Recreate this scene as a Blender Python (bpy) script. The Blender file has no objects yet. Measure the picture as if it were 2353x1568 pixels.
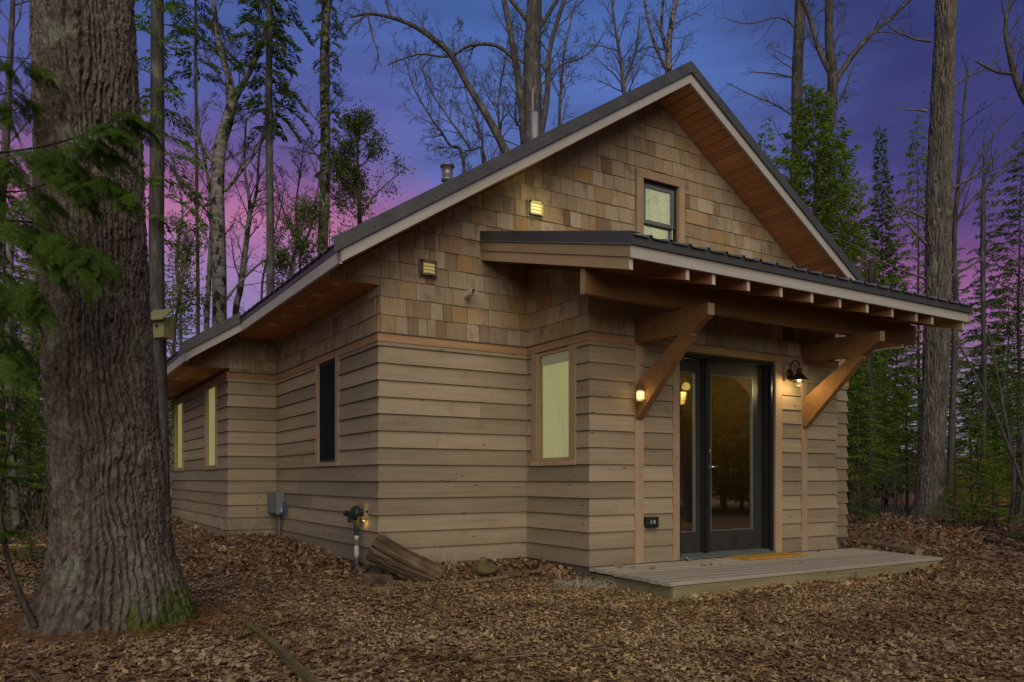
import bpy, math, random
import numpy as np
from mathutils import Matrix, Vector

rad = math.radians
scene = bpy.context.scene
COL = scene.collection

# ------------------------------------------------------------------ camera, sky, sun, exposure
YAW = rad(31.626)
CAM = Vector((-3.1224, -7.7202, 0.9149))
FWD = Vector((math.sin(YAW), math.cos(YAW), 0.0))
RGT = Vector((math.cos(YAW), -math.sin(YAW), 0.0))
cd = bpy.data.cameras.new('camera')
cam = bpy.data.objects.new('camera', cd)
COL.objects.link(cam)
cam.location = CAM
cam.rotation_euler = (rad(90), 0, -YAW)
cd.sensor_width = 36.0
cd.lens = 27.49
cd.shift_y = 0.1344
cd.clip_end = 2000
scene.camera = cam


def P(x, y, w):
    """place in the world: x, y as read off the photograph (2353 wide), w metres straight ahead of the tripod"""
    return CAM + FWD * w + RGT * ((x - 1176.5) / 1796.7 * w) + Vector((0, 0, (1100.1 - y) / 1796.7 * w))


def srgb(r, g, b):
    def f(c):
        c /= 255.0
        return c / 12.92 if c <= 0.04045 else ((c + 0.055) / 1.055) ** 2.4
    return (f(r), f(g), f(b), 1.0)


class NT:
    """small helper for node trees"""
    def __init__(s, tree):
        s.t = tree
        s.t.nodes.clear()

    def n(s, typ, props=None, **inp):
        nd = s.t.nodes.new(typ)
        for k, v in (props or {}).items():
            setattr(nd, k, v)
        for k, v in inp.items():
            key = k.replace('_', ' ')
            sock = None
            if k[0] == 'i' and k[1:].isdigit():
                sock = nd.inputs[int(k[1:])]
            else:
                sock = nd.inputs[key]
            if isinstance(v, bpy.types.NodeSocket):
                s.t.links.new(v, sock)
            else:
                sock.default_value = v
        return nd

    def math(s, op, a, b=0.0, c=None, clamp=False):
        kw = dict(i0=a, i1=b)
        if c is not None:
            kw['i2'] = c
        return s.n('ShaderNodeMath', {'operation': op, 'use_clamp': clamp}, **kw).outputs[0]

    def vmath(s, op, a, b=(0, 0, 0)):
        nd = s.n('ShaderNodeVectorMath', {'operation': op}, i0=a, i1=b)
        return nd

    def ramp(s, fac, stops, interp='LINEAR'):
        nd = s.n('ShaderNodeValToRGB', None, Fac=fac)
        cr = nd.color_ramp
        cr.interpolation = interp
        while len(cr.elements) < len(stops):
            cr.elements.new(0.5)
        for e, (p, c) in zip(cr.elements, stops):
            e.position = p
            e.color = c if len(c) == 4 else (*c, 1.0)
        return nd.outputs['Color']

    def mix(s, fac, a, b, blend='MIX'):
        nd = s.n('ShaderNodeMix', {'data_type': 'RGBA', 'blend_type': blend})
        for sock, v in ((nd.inputs[0], fac), (nd.inputs[6], a), (nd.inputs[7], b)):
            if isinstance(v, bpy.types.NodeSocket):
                s.t.links.new(v, sock)
            else:
                sock.default_value = v
        return nd.outputs[2]

    def noise(s, vec, scale, detail=4.0, rough=0.55, dist=0.0):
        nd = s.n('ShaderNodeTexNoise', None, Vector=vec, Scale=scale, Detail=detail, Roughness=rough, Distortion=dist)
        return nd.outputs['Fac']

    def stretch(s, vec, sx, sy, sz):
        return s.vmath('MULTIPLY', vec, (sx, sy, sz)).outputs[0]

    def mapr(s, v, a, b, c=0.0, d=1.0, smooth=False):
        nd = s.n('ShaderNodeMapRange', {'interpolation_type': 'SMOOTHSTEP' if smooth else 'LINEAR'}, Value=v)
        nd.inputs[1].default_value = a
        nd.inputs[2].default_value = b
        nd.inputs[3].default_value = c
        nd.inputs[4].default_value = d
        return nd.outputs[0]


# sky: dusk gradient all the way round, blue overhead, pink and violet cloud bands low down
world = bpy.data.worlds.new('World')
scene.world = world
world.use_nodes = True
W = NT(world.node_tree)
dirv = W.n('ShaderNodeTexCoord').outputs['Generated']
sep = W.n('ShaderNodeSeparateXYZ', None, Vector=dirv)
fd = W.vmath('DOT_PRODUCT', dirv, tuple(FWD)).outputs['Value']
rd = W.vmath('DOT_PRODUCT', dirv, tuple(RGT)).outputs['Value']
az = W.math('ARCTAN2', rd, fd)
az = W.math('MULTIPLY', az, 180 / math.pi)
el = W.math('MULTIPLY', W.math('ARCSINE', sep.outputs['Z']), 180 / math.pi)
cloud = W.noise(W.stretch(dirv, 1, 1, 1.5), 2.2, 3.0, 0.5)
cloud2 = W.noise(W.stretch(dirv, 1.0, 1.0, 2.6), 3.4, 3.0, 0.5)
cw = W.math('MULTIPLY', W.math('SUBTRACT', cloud, 0.5), 9.0)
el2 = W.math('ADD', el, cw)
t = W.mapr(el2, 0, 60)
left = W.ramp(t, [(0.0, srgb(140, 134, 168)), (0.17, srgb(134, 120, 182)), (0.24, srgb(158, 114, 174)),
                  (0.29, srgb(184, 104, 156)), (0.33, srgb(148, 92, 154)), (0.365, srgb(102, 82, 154)), (0.41, srgb(72, 82, 160)), (0.5, srgb(54, 84, 160)), (0.62, srgb(42, 80, 152)), (0.8, srgb(34, 72, 142))])
mid = W.ramp(t, [(0.0, srgb(132, 124, 166)), (0.2, srgb(164, 98, 156)), (0.27, srgb(112, 84, 160)), (0.33, srgb(78, 96, 174)),
                 (0.42, srgb(62, 98, 176)), (0.53, srgb(42, 86, 160)), (0.7, srgb(28, 74, 142))])
right = W.ramp(t, [(0.0, srgb(152, 150, 172)), (0.10, srgb(146, 134, 168)), (0.155, srgb(148, 92, 150)), (0.205, srgb(140, 78, 142)), (0.255, srgb(94, 62, 130)), (0.32, srgb(58, 54, 120)),
                   (0.42, srgb(46, 52, 116)), (0.55, srgb(36, 48, 106)), (0.8, srgb(28, 50, 108))])
azw = W.math('ADD', az, W.math('MULTIPLY', W.math('SUBTRACT', cloud2, 0.5), 22.0))
fl = W.mapr(azw, -14, 0, 0, 1, True)
fr = W.mapr(azw, 13, 25, 0, 1, True)
skyc = W.mix(fr, W.mix(fl, left, mid), right)
hs_ = W.n('ShaderNodeHueSaturation', None, Saturation=0.90, Color=skyc)
skyc = hs_.outputs[0]
streak = W.noise(W.stretch(dirv, 1.0, 1.0, 5.0), 5.0, 5.0, 0.6, 0.6)
br_ = W.mapr(streak, 0.25, 0.75, 0.80, 1.16)
skyc = W.mix(1.0, skyc, W.n('ShaderNodeCombineColor', None, Red=br_, Green=br_, Blue=br_).outputs[0], 'MULTIPLY')
away = W.mapr(W.math('ABSOLUTE', az), 45, 100, 0, 1, True)
dusk = W.ramp(W.mapr(el, 0, 70), [(0.0, srgb(126, 122, 134)), (0.35, srgb(100, 106, 128)), (1.0, srgb(58, 82, 130))])
skyc = W.mix(W.math('MULTIPLY', away, 0.85), skyc, dusk)
bg = W.n('ShaderNodeBackground', None, Color=skyc, Strength=1.0)
wo = W.n('ShaderNodeOutputWorld', None, Surface=bg.outputs[0])

sun_d = bpy.data.lights.new('sun', 'SUN')
sun_d.energy = 2.3
sun_d.angle = rad(62)
sun_d.color = (1.0, 0.90, 0.72)
sun = bpy.data.objects.new('sun', sun_d)
COL.objects.link(sun)
SUN_DIR = Vector((-0.42, -0.80, 0.52)).normalized()      # towards the sun
sun.rotation_euler = (-SUN_DIR).to_track_quat('-Z', 'Y').to_euler()

scene.view_settings.view_transform = 'Standard'
scene.view_settings.look = 'None'
scene.view_settings.gamma = 1.0
scene.view_settings.use_curve_mapping = False
scene.view_settings.exposure = 0.0
scene.render.engine = 'CYCLES'
scene.cycles.use_denoising = True
scene.cycles.max_bounces = 8
scene.cycles.transparent_max_bounces = 16
scene.cycles.caustics_reflective = False
scene.cycles.caustics_refractive = False
scene.cycles.sample_clamp_indirect = 4.0

# ------------------------------------------------------------------ mesh helpers
def link(o, parent=None):
    COL.objects.link(o)
    if parent is not None:
        o.parent = parent
    return o


def tag(o, label=None, cat=None, group=None, kind=None):
    if label:
        o['label'] = label
    if cat:
        o['category'] = cat
    if group:
        o['group'] = group
    if kind:
        o['kind'] = kind
    return o


def thing(name, label, cat, loc=(0, 0, 0), rz=0.0, group=None):
    o = bpy.data.objects.new(name, None)
    o.empty_display_size = 0.2
    o.location = loc
    o.rotation_euler = (0, 0, rz)
    link(o)
    return tag(o, label, cat, group)


def np_mesh(name, V, F, smooth=False):
    """V (n,3), F (m,k) -> mesh"""
    V = np.asarray(V, dtype=np.float32)
    F = np.asarray(F, dtype=np.int32)
    me = bpy.data.meshes.new(name)
    me.vertices.add(len(V))
    me.vertices.foreach_set('co', V.ravel())
    k = F.shape[1]
    me.loops.add(F.size)
    me.loops.foreach_set('vertex_index', F.ravel())
    me.polygons.add(len(F))
    me.polygons.foreach_set('loop_start', np.arange(0, F.size, k, dtype=np.int32))
    if smooth:
        me.polygons.foreach_set('use_smooth', np.ones(len(F), dtype=bool))
    me.update(calc_edges=True)
    return me


class MB:
    """collects shapes for ONE mesh"""
    def __init__(s):
        s.v = []
        s.f = []
        s.sm = []

    def add(s, vs, fs, smooth=False):
        b = len(s.v)
        s.v += [tuple(p) for p in vs]
        s.f += [tuple(i + b for i in f) for f in fs]
        s.sm += [smooth] * len(fs)
        return s

    def box(s, a, b, bev=0.0):
        x0, y0, z0 = (min(a[i], b[i]) for i in range(3))
        x1, y1, z1 = (max(a[i], b[i]) for i in range(3))
        if bev <= 0:
            vs = [(x, y, z) for z in (z0, z1) for y in (y0, y1) for x in (x0, x1)]
            s.add(vs, [(0, 2, 3, 1), (4, 5, 7, 6), (0, 1, 5, 4), (2, 6, 7, 3), (0, 4, 6, 2), (1, 3, 7, 5)])
        else:
            # chamfered along its longest axis
            d = (x1 - x0, y1 - y0, z1 - z0)
            ax = d.index(max(d))
            oth = [i for i in range(3) if i != ax]
            lo, hi = (x0, y0, z0), (x1, y1, z1)
            p0, q0, p1, q1 = lo[oth[0]], lo[oth[1]], hi[oth[0]], hi[oth[1]]
            prof = [(p0 + bev, q0), (p1 - bev, q0), (p1, q0 + bev), (p1, q1 - bev), (p1 - bev, q1), (p0 + bev, q1), (p0, q1 - bev), (p0, q0 + bev)]
            vs = []
            for e in (lo[ax], hi[ax]):
                for pq in prof:
                    c = [0, 0, 0]
                    c[ax] = e
                    c[oth[0]], c[oth[1]] = pq
                    vs.append(tuple(c))
            n = 8
            fs = [(i, (i + 1) % n, n + (i + 1) % n, n + i) for i in range(n)] + [tuple(range(n))[::-1], tuple(range(n, 2 * n))]
            s.add(vs, fs)
        return s

    def hexa(s, pts):
        """8 corners: 4 of one end, the matching 4 of the other"""
        s.add(pts, [(3, 2, 1, 0), (4, 5, 6, 7), (0, 1, 5, 4), (1, 2, 6, 5), (2, 3, 7, 6), (3, 0, 4, 7)])
        return s

    def prism(s, poly, d):
        """poly: 3D loop, d: extrusion vector"""
        n = len(poly)
        a = [Vector(p) for p in poly]
        b = [p + Vector(d) for p in a]
        s.add(a + b, [tuple(range(n))[::-1], tuple(range(n, 2 * n))] + [(i, (i + 1) % n, n + (i + 1) % n, n + i) for i in range(n)])
        return s

    def tube(s, pts, rs, n=10, caps=True, smooth=True, squash=1.0):
        pts = [Vector(p) for p in pts]
        if not hasattr(rs, '__len__'):
            rs = [rs] * len(pts)
        up = Vector((0, 0, 1))
        t0 = (pts[1] - pts[0]).normalized()
        u = t0.cross(up)
        if u.length < 1e-3:
            u = t0.cross(Vector((1, 0, 0)))
        u.normalize()
        vs = []
        for i, p in enumerate(pts):
            tt = (pts[min(i + 1, len(pts) - 1)] - pts[max(i - 1, 0)]).normalized()
            u = (u - tt * u.dot(tt)).normalized()
            w = tt.cross(u)
            for k in range(n):
                a = 2 * math.pi * k / n
                vs.append(p + u * (math.cos(a) * rs[i]) + w * (math.sin(a) * rs[i] * squash))
        fs = []
        for i in range(len(pts) - 1):
            for k in range(n):
                k2 = (k + 1) % n
                fs.append((i * n + k, i * n + k2, (i + 1) * n + k2, (i + 1) * n + k))
        s.add(vs, fs, smooth)
        if caps:
            b = len(s.v) - len(vs)
            s.f += [tuple(b + k for k in range(n))[::-1], tuple(b + (len(pts) - 1) * n + k for k in range(n))]
            s.sm += [False, False]
        return s

    def lathe(s, prof, c=(0, 0, 0), n=20, axis='z', smooth=True):
        """prof: (radius, height)"""
        vs = []
        for r, h in prof:
            for k in range(n):
                a = 2 * math.pi * k / n
                x, y = r * math.cos(a), r * math.sin(a)
                q = {'z': (x, y, h), 'y': (x, h, y), 'x': (h, x, y)}[axis]
                vs.append((q[0] + c[0], q[1] + c[1], q[2] + c[2]))
        fs = []
        for i in range(len(prof) - 1):
            for k in range(n):
                k2 = (k + 1) % n
                fs.append((i * n + k, i * n + k2, (i + 1) * n + k2, (i + 1) * n + k))
        s.add(vs, fs, smooth)
        return s

    def build(s, name, mat=None, parent=None, matrix=None):
        me = bpy.data.meshes.new(name)
        me.from_pydata([tuple(p) for p in s.v], [], s.f)
        me.polygons.foreach_set('use_smooth', s.sm)
        if mat:
            me.materials.append(mat)
        me.update()
        o = bpy.data.objects.new(name, me)
        if matrix is not None:
            o.matrix_local = matrix
        return link(o, parent)


# ------------------------------------------------------------------ materials
M = {}


def material(name, rough=0.7, spec=0.3, metal=0.0):
    m = bpy.data.materials.new(name)
    m.use_nodes = True
    T = NT(m.node_tree)
    b = T.n('ShaderNodeBsdfPrincipled', None, Roughness=rough, Metallic=metal)
    b.inputs['Specular IOR Level'].default_value = spec
    o = T.n('ShaderNodeOutputMaterial', None, Surface=b.outputs[0])
    M[name] = m
    return m, T, b


def obj_coords(T, spread=37.0):
    oc = T.n('ShaderNodeTexCoord').outputs['Object']
    rnd = T.n('ShaderNodeObjectInfo').outputs['Random']
    off = T.n('ShaderNodeCombineXYZ', None, X=T.math('MULTIPLY', rnd, spread), Y=T.math('MULTIPLY', rnd, spread * 2.3), Z=T.math('MULTIPLY', rnd, spread * 0.7))
    return T.vmath('ADD', oc, off.outputs[0]).outputs[0], rnd, oc


def bump(T, b, h, strength=0.3, dist=0.01):
    bp = T.n('ShaderNodeBump', None, Height=h, Strength=strength, Distance=dist)
    T.t.links.new(bp.outputs[0], b.inputs['Normal'])


def wood(name, dark, mid, light, grain=(1.2, 26, 26), knots=0.0, var=0.16, rough=0.75, stain=0.0, bumpy=0.35, island=False, splash=False):
    m, T, b = material(name, rough, 0.25)
    v, rnd, oc = obj_coords(T)
    if island:
        ri = T.n('ShaderNodeNewGeometry').outputs['Random Per Island']
        rnd = T.math('FRACT', T.math('ADD', rnd, ri))
        v = T.vmath('ADD', v, T.n('ShaderNodeCombineXYZ', None, X=T.math('MULTIPLY', ri, 51.0), Y=ri, Z=T.math('MULTIPLY', ri, 23.0)).outputs[0]).outputs[0]
    g = T.noise(T.stretch(v, *grain), 1.0, 5.0, 0.6, 0.3)
    big = T.noise(T.stretch(v, 0.7, 3, 3), 1.4, 3.0, 0.5)
    fac = T.math('ADD', T.math('MULTIPLY', g, 0.62), T.math('MULTIPLY', big, 0.38))
    c = T.ramp(fac, [(0.28, dark), (0.48, mid), (0.70, light)])
    br = T.math('ADD', T.math('MULTIPLY', rnd, var * 2), 1.0 - var)
    c = T.mix(1.0, c, T.n('ShaderNodeCombineColor', None, Red=br, Green=br, Blue=br).outputs[0], 'MULTIPLY')
    if stain > 0:
        sn = T.noise(T.stretch(v, 2.5, 4, 3.0), 1.3, 4.0, 0.65)
        c = T.mix(T.math('MULTIPLY', T.mapr(sn, 0.55, 0.75, 0, 1, True), stain), c, (0.10, 0.075, 0.05, 1))
    if splash:
        zz_ = T.n('ShaderNodeSeparateXYZ', None, Vector=oc).outputs['Z']
        sn2 = T.noise(T.stretch(oc, 3, 3, 2), 2.0, 5.0, 0.65)
        kk = T.math('MULTIPLY', T.mapr(T.math('ADD', zz_, T.math('MULTIPLY', sn2, 0.5)), 0.22, 0.62, 0.55, 0, True), T.mapr(sn2, 0.3, 0.7, 0.5, 1.0))
        c = T.mix(kk, c, (0.12, 0.095, 0.07, 1))
    if knots > 0:
        kv = T.stretch(v, 1.0, 2.4, 2.6)
        vo = T.n('ShaderNodeTexVoronoi', {'feature': 'F1'}, Vector=kv, Scale=3.6)
        pick = T.n('ShaderNodeSeparateColor', None, Color=vo.outputs['Color']).outputs[0]
        k = T.math('MULTIPLY', T.mapr(vo.outputs['Distance'], 0.06, 0.13, 1, 0, True), T.math('GREATER_THAN', pick, 1.0 - knots))
        c = T.mix(T.math('MULTIPLY', k, 0.75), c, (0.09, 0.05, 0.025, 1))
    T.t.links.new(c, b.inputs['Base Color'])
    bump(T, b, g, bumpy, 0.004)
    return m


wood('siding', (0.215, 0.165, 0.105), (0.275, 0.218, 0.146), (0.325, 0.265, 0.188), knots=0.70, stain=0.34, var=0.22, splash=True)
wood('trim_cedar', (0.27, 0.15, 0.075), (0.34, 0.20, 0.105), (0.40, 0.255, 0.145), knots=0.25)
wood('trim_post', (0.27, 0.18, 0.11), (0.34, 0.24, 0.15), (0.40, 0.29, 0.195), grain=(26, 26, 1.2), knots=0.25)
wood('fascia_wood', (0.32, 0.285, 0.255), (0.385, 0.355, 0.325), (0.43, 0.405, 0.38), knots=0.12)
wood('beam_wood', (0.16, 0.078, 0.029), (0.225, 0.117, 0.046), (0.285, 0.157, 0.066), knots=0.3, grain=(1.0, 16, 16))
wood('rafter_wood', (0.24, 0.11, 0.05), (0.31, 0.155, 0.075), (0.36, 0.195, 0.10), grain=(16, 1.0, 16), knots=0.2)
wood('barge_wood', (0.26, 0.175, 0.095), (0.32, 0.225, 0.13), (0.37, 0.275, 0.175), grain=(16, 1.0, 16), knots=0.3)
wood('soffit_wood', (0.33, 0.125, 0.045), (0.45, 0.20, 0.08), (0.54, 0.27, 0.125), grain=(22, 1.2, 22), knots=0.35)
wood('deck_wood', (0.24, 0.20, 0.15), (0.32, 0.28, 0.225), (0.38, 0.345, 0.285), grain=(1.0, 30, 30), knots=0.1, stain=0.35)
wood('rim_wood', (0.14, 0.115, 0.06), (0.20, 0.17, 0.095), (0.26, 0.225, 0.14), knots=0.25, stain=0.3)
wood('log_bark', (0.022, 0.018, 0.013), (0.075, 0.048, 0.028), (0.21, 0.165, 0.115), grain=(22, 22, 2.2), bumpy=1.0, rough=0.9, stain=0.3)
wood('old_wood', (0.12, 0.085, 0.045), (0.20, 0.15, 0.085), (0.29, 0.23, 0.145), grain=(30, 30, 2), bumpy=0.8, rough=0.9, stain=0.5)
wood('mossy_wood', (0.07, 0.05, 0.028), (0.17, 0.13, 0.06), (0.17, 0.17, 0.03), grain=(9, 9, 5), bumpy=0.8, rough=0.95)
wood('green_board', (0.12, 0.12, 0.05), (0.20, 0.19, 0.085), (0.28, 0.26, 0.14), bumpy=0.6)
wood('dark_paint', (0.02, 0.017, 0.016), (0.03, 0.026, 0.025), (0.045, 0.04, 0.038), rough=0.55)
wood('yellow_timber', (0.2, 0.14, 0.04), (0.3, 0.2, 0.07), (0.36, 0.26, 0.10))

# shingles: each its own weathered tint
m, T, b = material('shingle_cedar', 0.8, 0.2)
v, rnd, oc = obj_coords(T)
ri = T.n('ShaderNodeNewGeometry').outputs['Random Per Island']
rr = T.math('FRACT', T.math('ADD', T.math('MULTIPLY', rnd, 7.31), ri))
v = T.vmath('ADD', v, T.n('ShaderNodeCombineXYZ', None, X=T.math('MULTIPLY', ri, 51.0), Y=ri, Z=T.math('MULTIPLY', ri, 23.0)).outputs[0]).outputs[0]
g = T.noise(T.stretch(v, 60, 60, 2.5), 1.0, 4.0, 0.6)
tint = T.ramp(rr, [(0.0, (0.25, 0.175, 0.108)), (0.18, (0.35, 0.272, 0.187)), (0.36, (0.285, 0.215, 0.143)), (0.52, (0.42, 0.335, 0.24)), (0.66, (0.30, 0.225, 0.148)),
                   (0.78, (0.33, 0.205, 0.092)), (0.88, (0.38, 0.28, 0.17)), (1.0, (0.165, 0.105, 0.06))])
c = T.mix(T.mapr(g, 0.3, 0.7), T.mix(1.0, tint, (0.80, 0.79, 0.77, 1), 'MULTIPLY'), T.mix(1.0, tint, (1.14, 1.14, 1.13, 1), 'MULTIPLY'))
st = T.noise(T.stretch(v, 5, 5, 4), 1.0, 4.0, 0.6)
c = T.mix(T.math('MULTIPLY', T.mapr(st, 0.54, 0.70, 0, 1, True), 0.65), c, (0.13, 0.105, 0.08, 1))
T.t.links.new(c, b.inputs['Base Color'])
bump(T, b, g, 0.5, 0.004)

# painted and metal surfaces
def plain(name, col, rough=0.5, spec=0.4, metal=0.0, nz=0.18, scale=6.0):
    m, T, b = material(name, rough, spec, metal)
    v, rnd, oc = obj_coords(T)
    n = T.noise(v, scale, 5.0, 0.6)
    lo = tuple(x * (1 - nz) for x in col) + (1,)
    hi = tuple(min(1, x * (1 + nz)) for x in col) + (1,)
    c = T.ramp(n, [(0.3, lo), (0.7, hi)])
    T.t.links.new(c, b.inputs['Base Color'])
    b.inputs['Roughness'].default_value = rough
    T.t.links.new(T.mapr(n, 0.3, 0.7, rough * 0.85, min(1, rough * 1.15)), b.inputs['Roughness'])
    bump(T, b, n, 0.05, 0.003)
    return m


plain('roof_metal', (0.075, 0.076, 0.082), 0.42, 0.5, 0.25)
plain('flashing', (0.21, 0.215, 0.23), 0.4, 0.5, 0.5)
plain('pipe_white', (0.24, 0.25, 0.28), 0.5, 0.4)
plain('pvc', (0.55, 0.52, 0.40), 0.45)
plain('black_frame', (0.013, 0.013, 0.014), 0.4, 0.5)
plain('sash_dark', (0.030, 0.028, 0.026), 0.45, 0.5)
plain('sash_grey', (0.115, 0.125, 0.12), 0.5, 0.4)
plain('sill_metal', (0.16, 0.18, 0.18), 0.35, 0.5, 0.4)
plain('chrome', (0.75, 0.74, 0.70), 0.18, 0.6, 1.0, 0.05)
plain('lamp_black', (0.028, 0.021, 0.015), 0.45, 0.5, 0.4)
plain('grey_box', (0.14, 0.15, 0.155), 0.55)
plain('iron_green', (0.025, 0.033, 0.026), 0.5, 0.4, 0.3)
plain('pipe_grey', (0.10, 0.10, 0.09), 0.6)
plain('tape_white', (0.42, 0.42, 0.38), 0.7)
plain('blue_wire', (0.03, 0.06, 0.22), 0.5)
plain('vent_brown', (0.14, 0.10, 0.075), 0.5)
plain('vent_tan', (0.40, 0.36, 0.24), 0.5)
plain('soffit_vent_metal', (0.50, 0.42, 0.34), 0.5)
plain('skirt', (0.09, 0.082, 0.075), 0.75)
plain('outlet_black', (0.018, 0.019, 0.02), 0.5)
plain('interior', (0.24, 0.17, 0.07), 0.8)
plain('interior_floor', (0.22, 0.13, 0.06), 0.4)
plain('dark_screen', (0.012, 0.013, 0.015), 0.35)
plain('screen_mesh', (0.014, 0.016, 0.018), 0.9, 0.1, 0, 0.25, 30)
plain('rock', (0.125, 0.095, 0.045), 0.9, 0.2, 0, 0.45, 9.0)
plain('coir', (0.42, 0.23, 0.045), 0.95, 0.1, 0, 0.35, 40.0)
plain('asphalt', (0.13, 0.125, 0.125), 0.9, 0.2, 0, 0.2, 14.0)
plain('far_wall', (0.28, 0.29, 0.30), 0.8)
plain('far_roof', (0.15, 0.155, 0.16), 0.7)
plain('white_paint', (0.6, 0.6, 0.58), 0.6)
plain('pale_blade', (0.42, 0.34, 0.2), 0.8)
plain('grey_straw', (0.34, 0.30, 0.23), 0.9)
plain('fern_brown', (0.20, 0.085, 0.03), 0.9)
plain('needle_litter', (0.17, 0.08, 0.03), 0.9, 0.2, 0, 0.4, 20)


def glow(name, col, strength, base=(0.5, 0.45, 0.3), nz=0.0, grad=None):
    m, T, b = material(name, 0.6, 0.2)
    b.inputs['Base Color'].default_value = (*base, 1)
    b.inputs['Emission Strength'].default_value = strength
    if nz > 0:
        oc = T.n('ShaderNodeTexCoord').outputs['Object']
        n = T.noise(T.stretch(oc, 6, 6, 1.2), 1.5, 3.0, 0.5)
        c = T.ramp(n, [(0.3, tuple(x * (1 - nz) for x in col)), (0.7, tuple(x * (1 + nz) for x in col))])
        T.t.links.new(c, b.inputs['Emission Color'])
    else:
        b.inputs['Emission Color'].default_value = (*col, 1)
    return m


glow('blind_lit', (0.35, 0.325, 0.14), 1.0, (0.3, 0.28, 0.2), 0.05)
glow('blind_lit_pale', (0.36, 0.335, 0.16), 0.95, (0.3, 0.29, 0.2), 0.10)
glow('valance_lit', (0.22, 0.22, 0.13), 0.55, (0.25, 0.25, 0.2))
glow('sky_glow_sheet', (0.46, 0.44, 0.23), 2.5, (0.4, 0.4, 0.3), 0.25)  # glow put in for bright sky mirrored in the gable pane
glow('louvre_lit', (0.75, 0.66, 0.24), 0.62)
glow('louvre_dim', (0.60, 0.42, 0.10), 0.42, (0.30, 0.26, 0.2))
glow('bulb', (1.0, 0.70, 0.25), 1.6)
glow('candle_glow', (0.95, 0.68, 0.28), 1.0, (0.6, 0.5, 0.3))
glow('sconce_glow', (1.0, 0.52, 0.08), 2.2)

# window glass: clear pane with a mirror coat
m = bpy.data.materials.new('glass')
m.use_nodes = True
T = NT(m.node_tree)
lw_ = T.n('ShaderNodeLayerWeight', None, Blend=0.5)
fac = T.math('ADD', T.math('MULTIPLY', T.math('POWER', lw_.outputs['Facing'], 3.0), 0.45), 0.46, clamp=True)
tr = T.n('ShaderNodeBsdfTransparent', None, Color=(0.80, 0.82, 0.78, 1))
gl = T.n('ShaderNodeBsdfGlossy', None, Color=(1.0, 0.97, 0.78, 1), Roughness=0.015)
mx = T.n('ShaderNodeMixShader', None, i0=fac, i1=tr.outputs[0], i2=gl.outputs[0])
wob = T.noise(T.n('ShaderNodeTexCoord').outputs['Object'], 2.2, 2.0, 0.5)
bp = T.n('ShaderNodeBump', None, Height=wob, Strength=0.02, Distance=0.02)
T.t.links.new(bp.outputs[0], gl.inputs['Normal'])
T.n('ShaderNodeOutputMaterial', None, Surface=mx.outputs[0])
M['glass'] = m
m = bpy.data.materials.new('glass_soft')
m.use_nodes = True
T = NT(m.node_tree)
lw_ = T.n('ShaderNodeLayerWeight', None, Blend=0.5)
fac = T.math('ADD', T.math('MULTIPLY', T.math('POWER', lw_.outputs['Facing'], 4.0), 0.15), 0.05, clamp=True)
tr = T.n('ShaderNodeBsdfTransparent', None, Color=(0.86, 0.87, 0.84, 1))
gl = T.n('ShaderNodeBsdfGlossy', None, Color=(0.95, 0.93, 0.85, 1), Roughness=0.05)
mx = T.n('ShaderNodeMixShader', None, i0=fac, i1=tr.outputs[0], i2=gl.outputs[0])
T.n('ShaderNodeOutputMaterial', None, Surface=mx.outputs[0])
M['glass_soft'] = m

# bark, foliage, litter
def bark(name, dark, mid, light, sx=14.0, sz=3.0, moss=None, bumpd=0.03, patch=None):
    m, T, b = material(name, 0.92, 0.15)
    oc = T.n('ShaderNodeTexCoord').outputs['Object']
    n1 = T.noise(T.stretch(oc, sx, sx, sz), 1.0, 6.0, 0.65, 0.6)
    n2 = T.noise(oc, 3.0, 4.0, 0.6)
    f = T.math('ADD', T.math('MULTIPLY', n1, 0.7), T.math('MULTIPLY', n2, 0.3))
    c = T.ramp(f, [(0.34, dark), (0.5, mid), (0.66, light)])
    if patch:
        pn = T.noise(T.stretch(oc, 5, 5, patch[1]), 1.0, 3.0, 0.6)
        c = T.mix(T.mapr(pn, patch[2], patch[2] + 0.09, 0, 1, True), c, (*patch[0], 1))
    if moss:
        sp = T.n('ShaderNodeSeparateXYZ', None, Vector=oc)
        mn = T.noise(oc, 7.0, 4.0, 0.65)
        side = T.vmath('DOT_PRODUCT', oc, moss['dir']).outputs['Value']
        hgt = T.math('ADD', T.mapr(sp.outputs['Z'], moss['z0'], moss['z1'], 1, 0), T.mapr(side, moss['s0'], moss['s1'], -0.9, 0.35))
        k = T.mapr(T.math('ADD', hgt, T.math('MULTIPLY', T.math('SUBTRACT', mn, 0.5), 2.4)), 0.22, 0.85, 0, 0.95, True)
        mc = T.ramp(T.noise(oc, 30, 3, 0.6), [(0.3, (0.028, 0.042, 0.008)), (0.7, (0.10, 0.12, 0.022))])
        c = T.mix(k, c, mc)
    T.t.links.new(c, b.inputs['Base Color'])
    bump(T, b, n1, 0.9, bumpd)
    return m


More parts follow.
